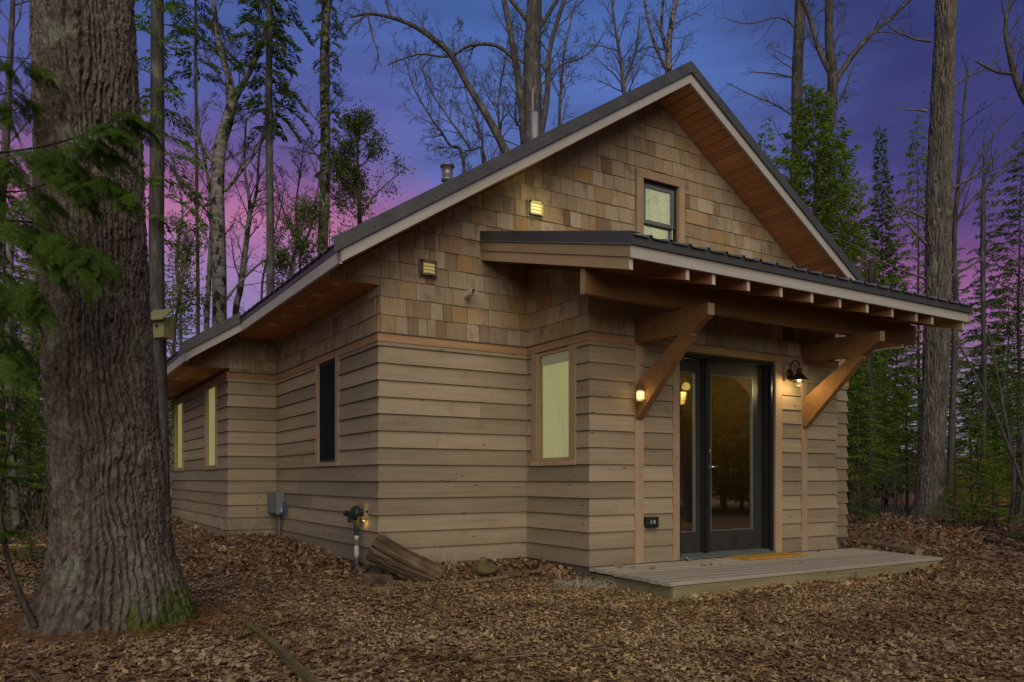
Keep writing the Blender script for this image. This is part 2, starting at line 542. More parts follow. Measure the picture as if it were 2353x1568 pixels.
bark('bark_pine', (0.045, 0.034, 0.029), (0.105, 0.083, 0.071), (0.205, 0.178, 0.158), 26, 14, bumpd=0.012,
     moss={'dir': (0.85, -0.52, 0), 'z0': -0.3, 'z1': 0.75, 's0': 0.1, 's1': 0.62}, patch=((0.16, 0.165, 0.13), 3.0, 0.60))
bark('bark_grey', (0.05, 0.042, 0.037), (0.125, 0.108, 0.095), (0.23, 0.21, 0.185), 16, 3, patch=((0.20, 0.21, 0.18), 3.0, 0.6))
bark('bark_thin', (0.035, 0.031, 0.028), (0.078, 0.071, 0.066), (0.145, 0.136, 0.126), 16, 3, patch=((0.15, 0.16, 0.14), 3.0, 0.6))
bark('bark_dark', (0.025, 0.021, 0.017), (0.06, 0.05, 0.04), (0.11, 0.095, 0.078), 16, 3)
bark('bark_birch', (0.05, 0.045, 0.04), (0.155, 0.14, 0.13), (0.27, 0.25, 0.235), 3.0, 16, bumpd=0.006, patch=((0.022, 0.02, 0.018), 3.0, 0.505))
bark('bark_twig', (0.055, 0.047, 0.042), (0.10, 0.09, 0.08), (0.16, 0.145, 0.13), 10, 3)


def foliage(name, cols, island=True, rough=0.6, trans=0.45, wet=False):
    m, T, b = material(name, rough, 0.25)
    geo = T.n('ShaderNodeNewGeometry')
    rnd = T.n('ShaderNodeObjectInfo').outputs['Random']
    oc = T.n('ShaderNodeTexCoord').outputs['Object']
    clump = T.noise(oc, 1.1, 3.0, 0.6)
    f = T.math('ADD', T.math('MULTIPLY', geo.outputs['Random Per Island'], 0.45), T.math('MULTIPLY', T.mapr(clump, 0.3, 0.7), 0.4))
    f = T.math('ADD', f, T.math('MULTIPLY', rnd, 0.15))
    k = len(cols) - 1
    c = T.ramp(f, [(0.1 + 0.8 * i / k, cc) for i, cc in enumerate(cols)])
    if wet:      # damp, rotted patches
        dn = T.noise(oc, 0.9, 4.0, 0.6)
        dn2 = T.noise(oc, 4.5, 3.0, 0.6)
        k2 = T.mapr(T.math('ADD', T.math('MULTIPLY', dn, 0.6), T.math('MULTIPLY', dn2, 0.4)), 0.48, 0.62, 0, 0.45, True)
        c = T.mix(k2, c, T.mix(1.0, c, (0.36, 0.31, 0.28, 1), 'MULTIPLY'))
    T.t.links.new(c, b.inputs['Base Color'])
    tl = T.n('ShaderNodeBsdfTranslucent', None, Color=c)
    mxs = T.n('ShaderNodeMixShader', None, i0=trans, i1=b.outputs[0], i2=tl.outputs[0])
    out = [n for n in T.t.nodes if n.type == 'OUTPUT_MATERIAL'][0]
    T.t.links.new(mxs.outputs[0], out.inputs[0])
    return m


foliage('needles_hemlock', [(0.075, 0.12, 0.018), (0.135, 0.22, 0.03), (0.19, 0.30, 0.042), (0.25, 0.35, 0.06)])
foliage('needles_near', [(0.035, 0.06, 0.012), (0.075, 0.135, 0.018), (0.12, 0.205, 0.024), (0.18, 0.26, 0.036)])
foliage('needles_dark', [(0.04, 0.07, 0.018), (0.075, 0.125, 0.024), (0.11, 0.18, 0.034), (0.145, 0.21, 0.044)])
foliage('needles_cedar', [(0.085, 0.135, 0.018), (0.155, 0.24, 0.028), (0.22, 0.31, 0.04), (0.28, 0.34, 0.058)])
foliage('needles_fir', [(0.12, 0.17, 0.015), (0.17, 0.25, 0.02), (0.22, 0.30, 0.024), (0.27, 0.32, 0.035)])
foliage('leaves_green', [(0.06, 0.08, 0.018), (0.10, 0.14, 0.025), (0.16, 0.20, 0.035), (0.22, 0.2, 0.07)])
foliage('leaf_litter', [(0.085, 0.042, 0.024), (0.205, 0.115, 0.060), (0.34, 0.225, 0.128), (0.50, 0.375, 0.25)], rough=0.8, trans=0.08, wet=True)
foliage('leaf_chips', [(0.14, 0.068, 0.025), (0.33, 0.21, 0.082), (0.50, 0.36, 0.17), (0.62, 0.48, 0.27)], rough=0.85, trans=0.05, wet=True)

m, T, b = material('forest_floor', 0.95, 0.1)
oc = T.n('ShaderNodeTexCoord').outputs['Object']
vo = T.n('ShaderNodeTexVoronoi', None, Vector=oc, Scale=16.0)
n = T.noise(oc, 0.8, 5, 0.6)
cell = T.n('ShaderNodeSeparateColor', None, Color=vo.outputs['Color']).outputs[0]
f = T.math('ADD', T.math('MULTIPLY', cell, 0.6), T.math('MULTIPLY', n, 0.4))
c = T.ramp(f, [(0.2, (0.07, 0.04, 0.02)), (0.5, (0.17, 0.10, 0.055)), (0.8, (0.30, 0.20, 0.11))])
T.t.links.new(c, b.inputs['Base Color'])
bump(T, b, cell, 0.8, 0.03)

m, T, b = material('red_bank', 0.95, 0.1)
oc = T.n('ShaderNodeTexCoord').outputs['Object']
n = T.noise(oc, 2.0, 6, 0.7)
c = T.ramp(n, [(0.3, (0.10, 0.05, 0.03)), (0.5, (0.24, 0.11, 0.06)), (0.7, (0.32, 0.20, 0.12))])
T.t.links.new(c, b.inputs['Base Color'])
bump(T, b, n, 0.8, 0.05)

# ------------------------------------------------------------------ ground
rng = np.random.default_rng(11)


def sstep(x, a, b):
    t = np.clip((x - a) / (b - a), 0, 1)
    return t * t * (3 - 2 * t)


def gz(x, y):
    """height of the forest floor"""
    x = np.asarray(x, dtype=float)
    y = np.asarray(y, dtype=float)
    w = (x - CAM.x) * FWD.x + (y - CAM.y) * FWD.y
    r = (x - CAM.x) * RGT.x + (y - CAM.y) * RGT.y
    a = r / np.maximum(np.abs(w), 3.0)
    lf = -0.125 + 0.135 * sstep(w, 7.6, 10.8) + 0.05 * sstep(w, 11, 16)
    rt = -0.180 + 0.06 * sstep(w, 9.5, 12) + 0.20 * sstep(w, 12, 15.5) - 0.10 * sstep(w, 17.5, 20)
    k = sstep(a, -0.15, 0.32)
    z = lf * (1 - k) + rt * k - 0.012 * np.exp(-((x - 2.6) / 1.6) ** 2 - ((y + 2.7) / 0.7) ** 2)
    z = z + 0.9 * sstep(w, 31, 42) + 3.5 * sstep(w, 45, 120)
    z = z + 0.9 * sstep(-w, 12, 30)
    z = z + 0.018 * np.sin(x * 2.1 + 1.3 * np.sin(y * 1.7)) * np.cos(y * 2.6) + 0.05 * np.sin(x * 0.5) * np.sin(y * 0.43 + 1) * sstep(w, 14, 22)
    return z


gx = np.concatenate([np.linspace(-260, -22, 26), np.linspace(-20, 30, 200), np.linspace(34, 260, 26)])
gy = np.concatenate([np.linspace(-260, -22, 26), np.linspace(-20, 40, 220), np.linspace(44, 260, 26)])
X, Y = np.meshgrid(gx, gy, indexing='ij')
Z = gz(X, Y)
V = np.stack([X, Y, Z], -1).reshape(-1, 3)
nx, ny = len(gx), len(gy)
ii, jj = np.meshgrid(np.arange(nx - 1), np.arange(ny - 1), indexing='ij')
q = (ii * ny + jj).ravel()
F = np.stack([q, q + ny, q + ny + 1, q + 1], -1)
me = np_mesh('ground', V, F, True)
me.materials.append(M['forest_floor'])
tag(link(bpy.data.objects.new('ground', me)), kind='structure')

# lane behind the trees on the right, and the leaf bank on its far side
def strip(name, mat, pts, half, lift, kind='structure', bank=0.0):
    vs, fs = [], []
    for i, p in enumerate(pts):
        p = Vector(p)
        d = (Vector(pts[min(i + 1, len(pts) - 1)]) - Vector(pts[max(i - 1, 0)]))
        d.z = 0
        d.normalize()
        s = Vector((-d.y, d.x, 0))
        for k in range(5):
            q = p + s * half * (k / 2 - 1)
            vs.append((q.x, q.y, float(gz(q.x, q.y)) + lift + bank * (k / 4) ** 0.7))
    for i in range(len(pts) - 1):
        for k in range(4):
            a = i * 5 + k
            fs.append((a, a + 1, a + 6, a + 5))
    mb = MB()
    mb.add(vs, fs, True)
    o = mb.build(name, mat)
    return tag(o, kind=kind)


lane = [tuple(CAM + FWD * w + RGT * r) for r, w in ((2, 29), (7, 27), (11, 24.8), (14, 22.4), (17, 19.8), (22, 16), (30, 11))]
strip('road', M['asphalt'], lane, 2.2, 0.02)
bankp = [tuple(CAM + FWD * w + RGT * r) for r, w in ((3, 36), (9, 34), (13, 31), (17, 28.5), (22, 25), (30, 19))]
strip('bank', M['red_bank'], bankp, 2.4, 0.03, bank=1.1)

# ------------------------------------------------------------------ cabin
CL = 0.1778            # one siding course
RX = 3.87              # ridge line
RM = 0.6405            # roof slope
RXL, RXR = -0.655, 8.395


def roof_z(x):         # underside of the rake boards
    return 2.942 + RM * ((x - RXL) if x <= RX else (RXR - x))


cabin = thing('cabin', 'cedar cabin with lap siding below, shingled gable above and steep dark metal roof', 'cabin')


def clip_half(poly, a, b, c):
    """keep a*u+b*z<=c"""
    out = []
    n = len(poly)
    for i in range(n):
        p, q = poly[i], poly[(i + 1) % n]
        dp, dq = a * p[0] + b * p[1] - c, a * q[0] + b * q[1] - c
        if dp <= 1e-9:
            out.append(p)
        if (dp < -1e-9 and dq > 1e-9) or (dp > 1e-9 and dq < -1e-9):
            t = dp / (dp - dq)
            out.append((p[0] + (q[0] - p[0]) * t, p[1] + (q[1] - p[1]) * t))
    return out


def clip_poly(poly, conv):
    """conv: convex ccw loop"""
    n = len(conv)
    for i in range(n):
        p, q = conv[i], conv[(i + 1) % n]
        dx, dy = q[0] - p[0], q[1] - p[1]
        poly = clip_half(poly, dy, -dx, dy * p[0] - dx * p[1])
        if len(poly) < 3:
            return []
    return poly


def area(poly):
    return 0.5 * sum(poly[i][0] * poly[(i + 1) % len(poly)][1] - poly[(i + 1) % len(poly)][0] * poly[i][1] for i in range(len(poly)))


def minus_rects(poly, rects):
    parts = [poly]
    for u0, u1, z0, z1 in rects:
        nxt = []
        for p in parts:
            for hs in ([(1, 0, u0)], [(-1, 0, -u1)], [(-1, 0, -u0), (1, 0, u1), (0, 1, z0)], [(-1, 0, -u0), (1, 0, u1), (0, -1, -z1)]):
                q = p
                for h in hs:
                    q = clip_half(q, *h)
                    if len(q) < 3:
                        break
                if len(q) >= 3 and abs(area(q)) > 2e-4:
                    nxt.append(q)
        parts = nxt
    return parts


def wall_frame(origin, u):
    """local x along the wall (left to right seen from outside), local y into the wall, local z up"""
    u = Vector(u).normalized()
    z = Vector((0, 0, 1))
    inn = z.cross(u)
    return Matrix(((u.x, inn.x, z.x, origin[0]), (u.y, inn.y, z.y, origin[1]), (u.z, inn.z, z.z, origin[2]), (0, 0, 0, 1)))


def slab(mb, poly, off, back=0.0, mit=None):
    """poly in (u,z); off(z) = how far it stands out; mit=(u_start,u_end) ends to mitre outwards"""
    if area(poly) < 0:
        poly = poly[::-1]
    n = len(poly)
    fr, bk = [], []
    for u, z in poly:
        o = off(z)
        uu = u
        if mit:
            if mit[0] is not None and abs(u - mit[0]) < 1e-6:
                uu = u - o
            if mit[1] is not None and abs(u - mit[1]) < 1e-6:
                uu = u + o
        fr.append((uu, -o, z))
        bk.append((u, -back, z))
    mb.add(fr + bk, [tuple(range(n)), tuple(range(n, 2 * n))[::-1]] + [((i + 1) % n, i, n + i, n + (i + 1) % n) for i in range(n)])


def make_wall(origin, u, poly, openings, thick=0.12, name='wall'):
    mb = MB()
    for p in minus_rects(poly, openings):
        if area(p) < 0:
            p = p[::-1]
        n = len(p)
        mb.add([(a, 0, z) for a, z in p] + [(a, thick, z) for a, z in p],
               [tuple(range(n)), tuple(range(n, 2 * n))[::-1]] + [((i + 1) % n, i, n + i, n + (i + 1) % n) for i in range(n)])
    return mb.build(name, M['interior'], cabin, wall_frame(origin, u))


R0 = random.Random(5)


def side_wall(wall, L, openings, ends, top=13 * CL + 0.055, z_from=0.0):
    """lap siding, each board a piece; ends: 'out' mitred corner, 'in' stops short at a corner bead"""
    u0 = 0.0 if ends[0] == 'out' else 0.016
    u1 = L if ends[1] == 'out' else L - 0.016
    mit = (u0 if ends[0] == 'out' else None, u1 if ends[1] == 'out' else None)
    k = 0
    zb = z_from
    while zb < top - 0.01:
        zt = min(zb + CL, top)
        wob = R0.uniform(-0.001, 0.001)
        hi = zb + CL + 0.004
        off = lambda z, zb=zb, hi=hi: 0.037 - 0.026 * (z - zb) / (hi - zb)
        rects = [r for r in openings if r[2] < zt - 0.004 and r[3] > zb + 0.004]
        strips = [[(u0, zb + wob), (u1, zb + wob), (u1, zt + 0.003), (u0, zt + 0.003)]]
        if L > 1.5 and R0.random() < 0.45:
            uj = R0.uniform(0.25, 0.75) * L
            rects = rects + [(uj - 0.0012, uj + 0.0012, -1, 9)]
        for p in minus_rects(strips[0], rects):
            us = [q[0] for q in p]
            zs = [q[1] for q in p]
            if max(us) - min(us) < 0.01 or max(zs) - min(zs) < 0.012:
                continue
            mb = MB()
            slab(mb, p, off, 0.0, mit)
            mb.build('siding_board', M['siding'], wall)
        zb += CL
        k += 1


SH = []                # every shingle, placed below


def shingle_rows(wall, frame, regions, z0, e=0.19, openings=(), seed=1, joints=(), vis=None):
    """regions: convex loops in (u,z)"""
    rr = random.Random(seed)
    umin = min(p[0] for r in regions for p in r)
    umax = max(p[0] for r in regions for p in r)
    zmin = min(p[1] for r in regions for p in r)
    zmax = max(p[1] for r in regions for p in r)
    k0 = math.floor((zmin - z0) / e)
    k = k0
    while z0 + k * e < zmax:
        zb = z0 + k * e
        zt = zb + e + 0.012
        u = umin - rr.uniform(0, 0.15)
        while u < umax:
            wd = rr.choice((0.11, 0.15, 0.17, 0.19, 0.21, 0.24, 0.28)) * rr.uniform(0.92, 1.1)
            nxt = u + wd
            for j in joints:
                if u < j - 0.02 and nxt > j - 0.05 and nxt < j + 0.12:
                    nxt = j
            drop = rr.uniform(-0.005, 0.003)
            lift = rr.uniform(0, 0.007)
            rect = [(u + 0.0028, zb + drop), (nxt - 0.0028, zb + drop), (nxt - 0.0028, zt), (u + 0.0028, zt)]
            for reg in regions:
                p = clip_poly(rect, reg)
                if len(p) < 3 or abs(area(p)) < 4e-4:
                    continue
                for q in minus_rects(p, openings):
                    us = [a[0] for a in q]
                    if max(us) - min(us) < 0.012 or abs(area(q)) < 4e-4:
                        continue
                    cu = sum(a[0] for a in q) / len(q)
                    cz = sum(a[1] for a in q) / len(q)
                    wp = frame @ Vector((cu, 0, cz))
                    nrm = -(frame.to_3x3() @ Vector((0, 1, 0)))
                    d = CAM - wp
                    sc = abs(area(q)) * max(0, d.normalized().dot(nrm)) / d.length_squared
                    if vis and not vis(cu, cz):
                        sc *= 0.001
                    SH.append((sc, wall, frame, q, zb + drop, zt, lift))
            u = nxt
        k += 1


# --- wall segments seen from the clearing
TRZ0, TRZ1 = 2.355, 2.440       # horizontal trim band
H = 2.44
W1 = (4 - 0.0, 0)               # (unused marker)
Y4, X5, Y6, X2, Y3, X7, X8 = 3.981, -0.693, 9.168, 1.850, -1.193, 5.866, 7.778

wA = make_wall((0, 0, 0), (1, 0, 0), [(0, -0.25), (X2, -0.25), (X2, H), (0, H)], [])
win1 = (Y4 - 1.955, Y4 - 1.29, 1.118, 2.355)
wB = make_wall((0, Y4, 0), (0, -1, 0), [(0, -0.25), (Y4, -0.25), (Y4, 3.0), (0, 3.0)], [win1])
wC = make_wall((X5, Y4, 0), (1, 0, 0), [(0, -0.25), (-X5, -0.25), (-X5, H), (0, H)], [])
win2 = (Y6 - 5.54, Y6 - 4.76, 1.105, 2.355)
win3 = (Y6 - 8.63, Y6 - 7.81, 1.105, 2.355)
wD = make_wall((X5, Y6, 0), (0, -1, 0), [(0, -0.25), (Y6 - Y4, -0.25), (Y6 - Y4, 2.6), (0, 2.6)], [win2, win3])
win4 = (0.229, 0.885, 1.112, 2.350)
wE = make_wall((X2, 0, 0), (0, -1, 0), [(0, -0.25), (-Y3, -0.25), (-Y3, 3.1), (0, 3.4)], [win4])
door_op = (3.086 - X2, 4.686 - X2, -0.01, 2.345)
wF = make_wall((X2, Y3, 0), (1, 0, 0), [(0, -0.25), (X7 - X2, -0.25), (X7 - X2, 3.08), (0, 3.08)], [door_op])
wG = make_wall((X7, 0, 0), (1, 0, 0), [(0, -0.25), (X8 - X7, -0.25), (X8 - X7, H), (0, H)], [])
wI = make_wall((X7, Y3, 0), (0, 1, 0), [(0, -0.25), (-Y3, -0.25), (-Y3, 3.4), (0, 3.1)], [])
wJ = make_wall((X8, 0, 0), (0, 1, 0), [(0, -0.25), (Y6, -0.25), (Y6, 3.0), (0, 3.0)], [])
wK = make_wall((X8, Y6, 0), (-1, 0, 0), [(0, -0.25), (X8 - X5, -0.25), (X8 - X5, 2.55), (X8 - RX, roof_z(RX) + 0.03), (0, 2.98)], [])
# gable above the band
win5 = (3.592, 4.220, 3.86, 4.790)
fG = wall_frame((0, 0, 0), (1, 0, 0))
wGab = make_wall((0, 0, 0), (1, 0, 0), [(RXL + 0.01, 2.958), (RXR - 0.01, 2.958), (RX, roof_z(RX) + 0.03)], [win5], name='gable_wall')
wGabL = make_wall((0, 0, 0), (1, 0, 0), [(0, H + 0.001), (X8, H + 0.001), (X8, 2.957), (0, 2.957)], [(X2, X7, 2.3, 3.0)], name='gable_wall')
wJog = make_wall((0, Y4, 0), (1, 0, 0), [(-1.36, 2.505), (0.12, 2.505), (0.12, 3.43), (RXL, 2.96), (-1.36, 2.53)], [], name='gable_wall')

side_wall(wA, X2, [], ('out', 'in'))
side_wall(wB, Y4, [(win1[0] - 0.02, win1[1] + 0.02, win1[2] - 0.02, 2.4)], ('in', 'out'))
side_wall(wC, -X5, [], ('out', 'in'))
side_wall(wD, Y6 - Y4, [(w[0] - 0.02, w[1] + 0.02, w[2] - 0.02, 2.4) for w in (win2, win3)], ('out', 'out'))
side_wall(wE, -Y3, [(win4[0] - 0.02, win4[1] + 0.02, win4[2] - 0.02, 2.4)], ('in', 'out'))
BL, BR = (2.432, 2.553), (5.172, 5.281)
side_wall(wF, X7 - X2, [(BL[0] - X2 + 0.012, BL[1] - X2 - 0.012, -1, 3), (BR[0] - X2 + 0.012, BR[1] - X2 - 0.012, -1, 3), (3.005 - X2, 4.79 - X2, -1, 2.4)], ('out', 'out'))
side_wall(wG, X8 - X7, [], ('in', 'out'))
side_wall(wI, -Y3, [], ('out', 'in'))
side_wall(wJ, Y6, [], ('out', 'out'))

# inside corner beads
for (x, y) in ((X2 - 0.016, -0.016), (-0.016, Y4 - 0.016)):
    MB().box((x - 0.018, y - 0.018, 0), (x + 0.018, y + 0.018, 2.35)).build('corner_bead', M['siding'], cabin)

# trim band, stands out in front of the boards, mitred at the corners
def band(path, z0, z1, o0=0.0, o1=0.040, name='trim_board'):
    """path: wall corners, outside on the right-hand side of travel"""
    n = len(path)
    nr = []
    for i in range(n - 1):
        d = (Vector(path[i + 1]) - Vector(path[i])).normalized()
        nr.append(Vector((d.y, -d.x, 0)))

    def corner(i, o):
        p = Vector((*path[i], 0))
        if i == 0:
            return p + nr[0] * o
        if i == n - 1:
            return p + nr[-1] * o
        return p + (nr[i - 1] + nr[i]) * o
    for i in range(n - 1):
        a0, a1, b0, b1 = corner(i, o0), corner(i, o1), corner(i + 1, o0), corner(i + 1, o1)
        mb = MB()
        pts = [a0, b0, b1, a1]
        mb.prism([Vector((p.x, p.y, z0)) for p in pts][::-1], (0, 0, z1 - z0))
        yield mb, (Vector(path[i + 1]) - Vector(path[i])).normalized()


path = [(X5, Y6), (X5, Y4), (0, Y4), (0, 0), (X2, 0), (X2, Y3), (X7, Y3), (X7, 0), (X8, 0), (X8, Y6)]
for mb, d in band([Vector(p) for p in path], TRZ0, TRZ1):
    mb.build('trim_board', M['trim_cedar'], cabin)
for mb, d in band([Vector(p) for p in path], TRZ1, TRZ1 + 0.012, 0.0, 0.052):
    mb.build('drip_edge', M['skirt'], cabin)
for mb, d in band([Vector(p) for p in path], -0.32, -0.003, -0.06, 0.014):
    mb.build('skirt_board', M['skirt'], cabin)

# vertical boards under the brackets and round the door
for a, b in (BL, BR):
    MB().box((a, Y3 - 0.040, 0.0), (b, Y3 + 0.002, 2.354)).build('trim_board', M['trim_post'], cabin)
for a, b in ((2.990, 3.086), (4.686, 4.805)):
    MB().box((a, Y3 - 0.038, 0.0), (b, Y3 + 0.002, 2.354)).build('door_casing', M['trim_post'], cabin)

# --- shingles
zk = 2.455 + 3 * 0.19
xr_l = RXL + (zk - 2.942) / RM
L1 = [(0, 2.445), (X2, 2.445), (X2, zk), (0, zk)]
L2 = [(RXL + 0.02, 2.945), (0, 2.945), (0, zk), (xr_l + 0.02, zk), (RXL + 0.02, 2.95)]
R1 = [(xr_l + 0.02, zk), (2 * RX - xr_l - 0.02, zk), (RX, roof_z(RX) + 0.01)]
R3 = [(X7, 2.445), (X8, 2.445), (X8, zk), (X7, zk)]
R4 = [(X8, 2.945), (RXR - 0.02, 2.945), (2 * RX - xr_l - 0.02, zk), (X8, zk)]
vis_g = lambda u, z: not (1.9 < u < 8.4 and z < 3.66) and not (u > 6.6 and z < 3.95)
shingle_rows(wGab, fG, [L1, L2, R1, R3, R4], 2.455, openings=[(1.87, 5.85, 2.4, 3.42), (3.47, 4.33, 3.7, 4.895), (0.44, 0.645, 3.095, 3.28), (1.827, 2.03, 3.99, 4.18)],
             seed=3, joints=(0.0,), vis=vis_g)
fE = wall_frame((X2, 0, 0), (0, -1, 0))
shingle_rows(wE, fE, [[(0, 2.445), (-Y3, 2.445), (-Y3, 3.075), (0, 3.385)]], 2.455, seed=4)
fF = wall_frame((X2, Y3, 0), (1, 0, 0))
shingle_rows(wF, fF, [[(0, 2.445), (X7 - X2, 2.445), (X7 - X2, 3.07), (0, 3.07)]], 2.455, seed=5, vis=lambda u, z: z < 2.85)
fB = wall_frame((0, Y4, 0), (0, -1, 0))
shingle_rows(wB, fB, [[(0, 2.445), (Y4, 2.445), (Y4, 2.955), (0, 2.955)]], 2.455, seed=6)
fC = wall_frame((0, Y4, 0), (1, 0, 0))
shingle_rows(wJog, fC, [[(-1.35, 2.50), (0, 2.50), (0, 3.35), (RXL, 2.945), (-1.35, 2.51)], [(X5, 2.445), (0, 2.445), (0, 2.50), (X5, 2.50)]], 2.455, seed=7)

SH.sort(key=lambda s: -s[0])
rest = MB()
for i, (sc, wall, frame, p, zb, zt, lift) in enumerate(SH):
    off = lambda z: 0.019 + lift - 0.013 * (z - zb) / (zt - zb)
    if i < 300:
        mb = MB()
        slab(mb, p, off, 0.001)
        mb.build('shingle', M['shingle_cedar'], wall)
    else:
        mb = MB()
        slab(mb, p, off, 0.001)
        rest.add([frame @ Vector(q) for q in mb.v], mb.f)
tag(rest.build('shingle', M['shingle_cedar'], cabin), kind='stuff')

# --- windows
def window(frame, rect, casing, blind, sash='sash_dark', sill=True, top_casing=False, rail=None, curtain_or_glow=False, sw=0.038):
    """frame: wall frame; rect: opening in (u,z); built as a part with its own pieces"""
    u0, u1, z0, z1 = rect
    cmat = M['trim_post']
    wob = bpy.data.objects.new('window', None)
    link(wob, cabin)
    wob.matrix_local = frame
    cl, cr = casing
    MB().box((u0 - cl, -0.042, z0 - 0.002), (u0 + 0.004, 0.03, z1 - 0.001)).build('casing', cmat, wob)
    MB().box((u1 - 0.004, -0.042, z0 - 0.002), (u1 + cr, 0.03, z1 - 0.001)).build('casing', cmat, wob)
    if top_casing:
        MB().box((u0 - cl, -0.045, z1), (u1 + cr, 0.03, z1 + 0.095)).build('head_casing', M['trim_post'], wob)
    if sill:
        MB().box((u0 - cl, -0.048, z0 - 0.05), (u1 + cr, 0.03, z0 - 0.003)).build('sill', M['trim_post'], wob)
    # sash frame
    s = sw
    mb = MB()
    y0, y1 = (-0.018, 0.03) if rail is None else (0.012, 0.05)
    a0, a1, b0, b1 = u0 + 0.004, u1 - 0.004, z0, z1 - 0.002
    for q in (((a0, y0, b0), (a0 + s, y1, b1)), ((a1 - s, y0, b0), (a1, y1, b1)), ((a0 + s, y0, b0), (a1 - s, y1, b0 + s)), ((a0 + s, y0, b1 - s), (a1 - s, y1, b1))):
        mb.box(*q)
    if rail is None:
        mb.build('sash', M[sash], wob)
        MB().box((a0 + s, -0.010, b0 + s), (a1 - s, -0.005, b1 - s)).build('pane', M['glass_soft'], wob)
    else:
        mb.build('window_frame', M[sash], wob)
        t = 0.048
        for zz0, zz1, yy in ((rail, b1 - s, 0.018), (b0 + s, rail + 0.035, 0.055)):
            mb = MB()
            c0, c1 = a0 + s, a1 - s
            for q in (((c0, yy, zz0), (c0 + t, yy + 0.03, zz1)), ((c1 - t, yy, zz0), (c1, yy + 0.03, zz1)), ((c0 + t, yy, zz0), (c1 - t, yy + 0.03, zz0 + t)), ((c0 + t, yy, zz1 - t), (c1 - t, yy + 0.03, zz1))):
                mb.box(*q)
            mb.build('sash', M['sash_grey'], wob)
            MB().box((c0 + t, yy + 0.012, zz0 + t), (c1 - t, yy + 0.018, zz1 - t)).build('pane', M['glass'], wob)
    # blind or screen behind the pane
    if curtain_or_glow:
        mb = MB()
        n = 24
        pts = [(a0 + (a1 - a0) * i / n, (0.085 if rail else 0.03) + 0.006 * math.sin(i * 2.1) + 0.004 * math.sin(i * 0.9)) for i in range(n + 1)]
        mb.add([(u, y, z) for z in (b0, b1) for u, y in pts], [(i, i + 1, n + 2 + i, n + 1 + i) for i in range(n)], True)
        mb.build('curtain_or_glow', M[blind], wob)  # in the gable this sheet's glow stands in for reflected sky
    else:
        MB().box((a0, 0.010, b0), (a1, 0.02, b1)).build('blind', M[blind], wob)
    return wob


w1o = window(fB, win1, (0.085, 0.10), 'dark_screen', 'black_frame')
MB().box((win1[0] + 0.03, -0.021, win1[2] + 0.03), (win1[1] - 0.03, -0.0185, win1[3] - 0.03)).build('insect_screen', M['screen_mesh'], w1o)
fD = wall_frame((X5, Y6, 0), (0, -1, 0))
window(fD, win2, (0.09, 0.10), 'blind_lit', 'trim_post', sw=0.018)['label'] = 'lit yellow window nearer the inside corner'
window(fD, win3, (0.09, 0.10), 'blind_lit', 'trim_post', sw=0.018)['label'] = 'lit yellow window nearer the far end'
w4o = window(fE, win4, (0.09, 0.105), 'blind_lit_pale', 'trim_post', curtain_or_glow=True)
MB().box((win4[0] + 0.04, 0.016, win4[3] - 0.15), (win4[1] - 0.04, 0.024, win4[3] - 0.03)).build('valance', M['valance_lit'], w4o)
MB().box((win4[0] + 0.10, 0.010, win4[2] + 0.04), (win4[0] + 0.115, 0.016, win4[3] - 0.16)).build('curtain_edge', M['blind_lit_pale'], w4o)
w4o['label'] = 'tall lit window beside the porch'
window(fG, win5, (0.11, 0.098), 'sky_glow_sheet', 'black_frame', sill=True, top_casing=True, rail=4.235, curtain_or_glow=True)['label'] = 'small double hung window in the gable'

# --- roof
roof = bpy.data.objects.new('roof', None)
link(roof, cabin)
RD0, RD1 = 0.150, 0.200        # deck above the soffit line
YB = 9.80                      # back overhang


def roof_slab(side, xa, xb, y0, y1, lo, hi, name, mat, m=RM):
    """sloping slab between x=xa (eave) and xb (upper), from lo to hi above the soffit line"""
    mb = MB()
    za, zb_ = roof_z(xa), roof_z(xb)
    mb.hexa([(xa, y0, za + lo), (xb, y0, zb_ + lo), (xb, y0, zb_ + hi), (xa, y0, za + hi),
             (xa, y1, za + lo), (xb, y1, zb_ + lo), (xb, y1, zb_ + hi), (xa, y1, za + hi)])
    return mb.build(name, mat, roof)


YF = -0.58
YJ = 3.41
roof_slab('l', RXL + 0.02, RX, YF + 0.03, YB, RD0, RD1, 'roof_deck', M['beam_wood'])
roof_slab('l', -1.355, RXL + 0.02, YJ + 0.03, YB, RD0, RD1, 'roof_deck', M['beam_wood'])
roof_slab('r', RXR - 0.02, RX, YF + 0.03, YB, RD0, RD1, 'roof_deck', M['beam_wood'])


def ribbed(name, xa, xb, y0, y1, base=0.202):
    """one metal sheet with raised ribs running up the slope"""
    mb = MB()
    prof = []
    y = y0
    while y < y1 - 0.01:
        e = min(y + 0.23, y1)
        prof += [(y, 0.0), (min(y + 0.155, e), 0.0), (min(y + 0.175, e), 0.02), (min(y + 0.205, e), 0.02), (min(y + 0.225, e), 0.0)]
        y = e
    prof.append((y1, 0.0))
    vs = []
    for x in (xa, xb):
        for yy, h in prof:
            vs.append((x, yy, roof_z(x) + base + h))
    n = len(prof)
    for x in (xa, xb):
        for yy, h in prof:
            vs.append((x, yy, roof_z(x) + base + h - 0.004))
    fs = [(i, i + 1, n + i + 1, n + i) for i in range(n - 1)] + [(2 * n + i, 3 * n + i, 3 * n + i + 1, 2 * n + i + 1) for i in range(n - 1)]
    fs += [(i, 2 * n + i, 2 * n + i + 1, i + 1) for i in range(n - 1)] + [(n + i, n + i + 1, 3 * n + i + 1, 3 * n + i) for i in range(n - 1)]
    mb.add(vs, fs)
    return mb.build(name, M['roof_metal'], roof)


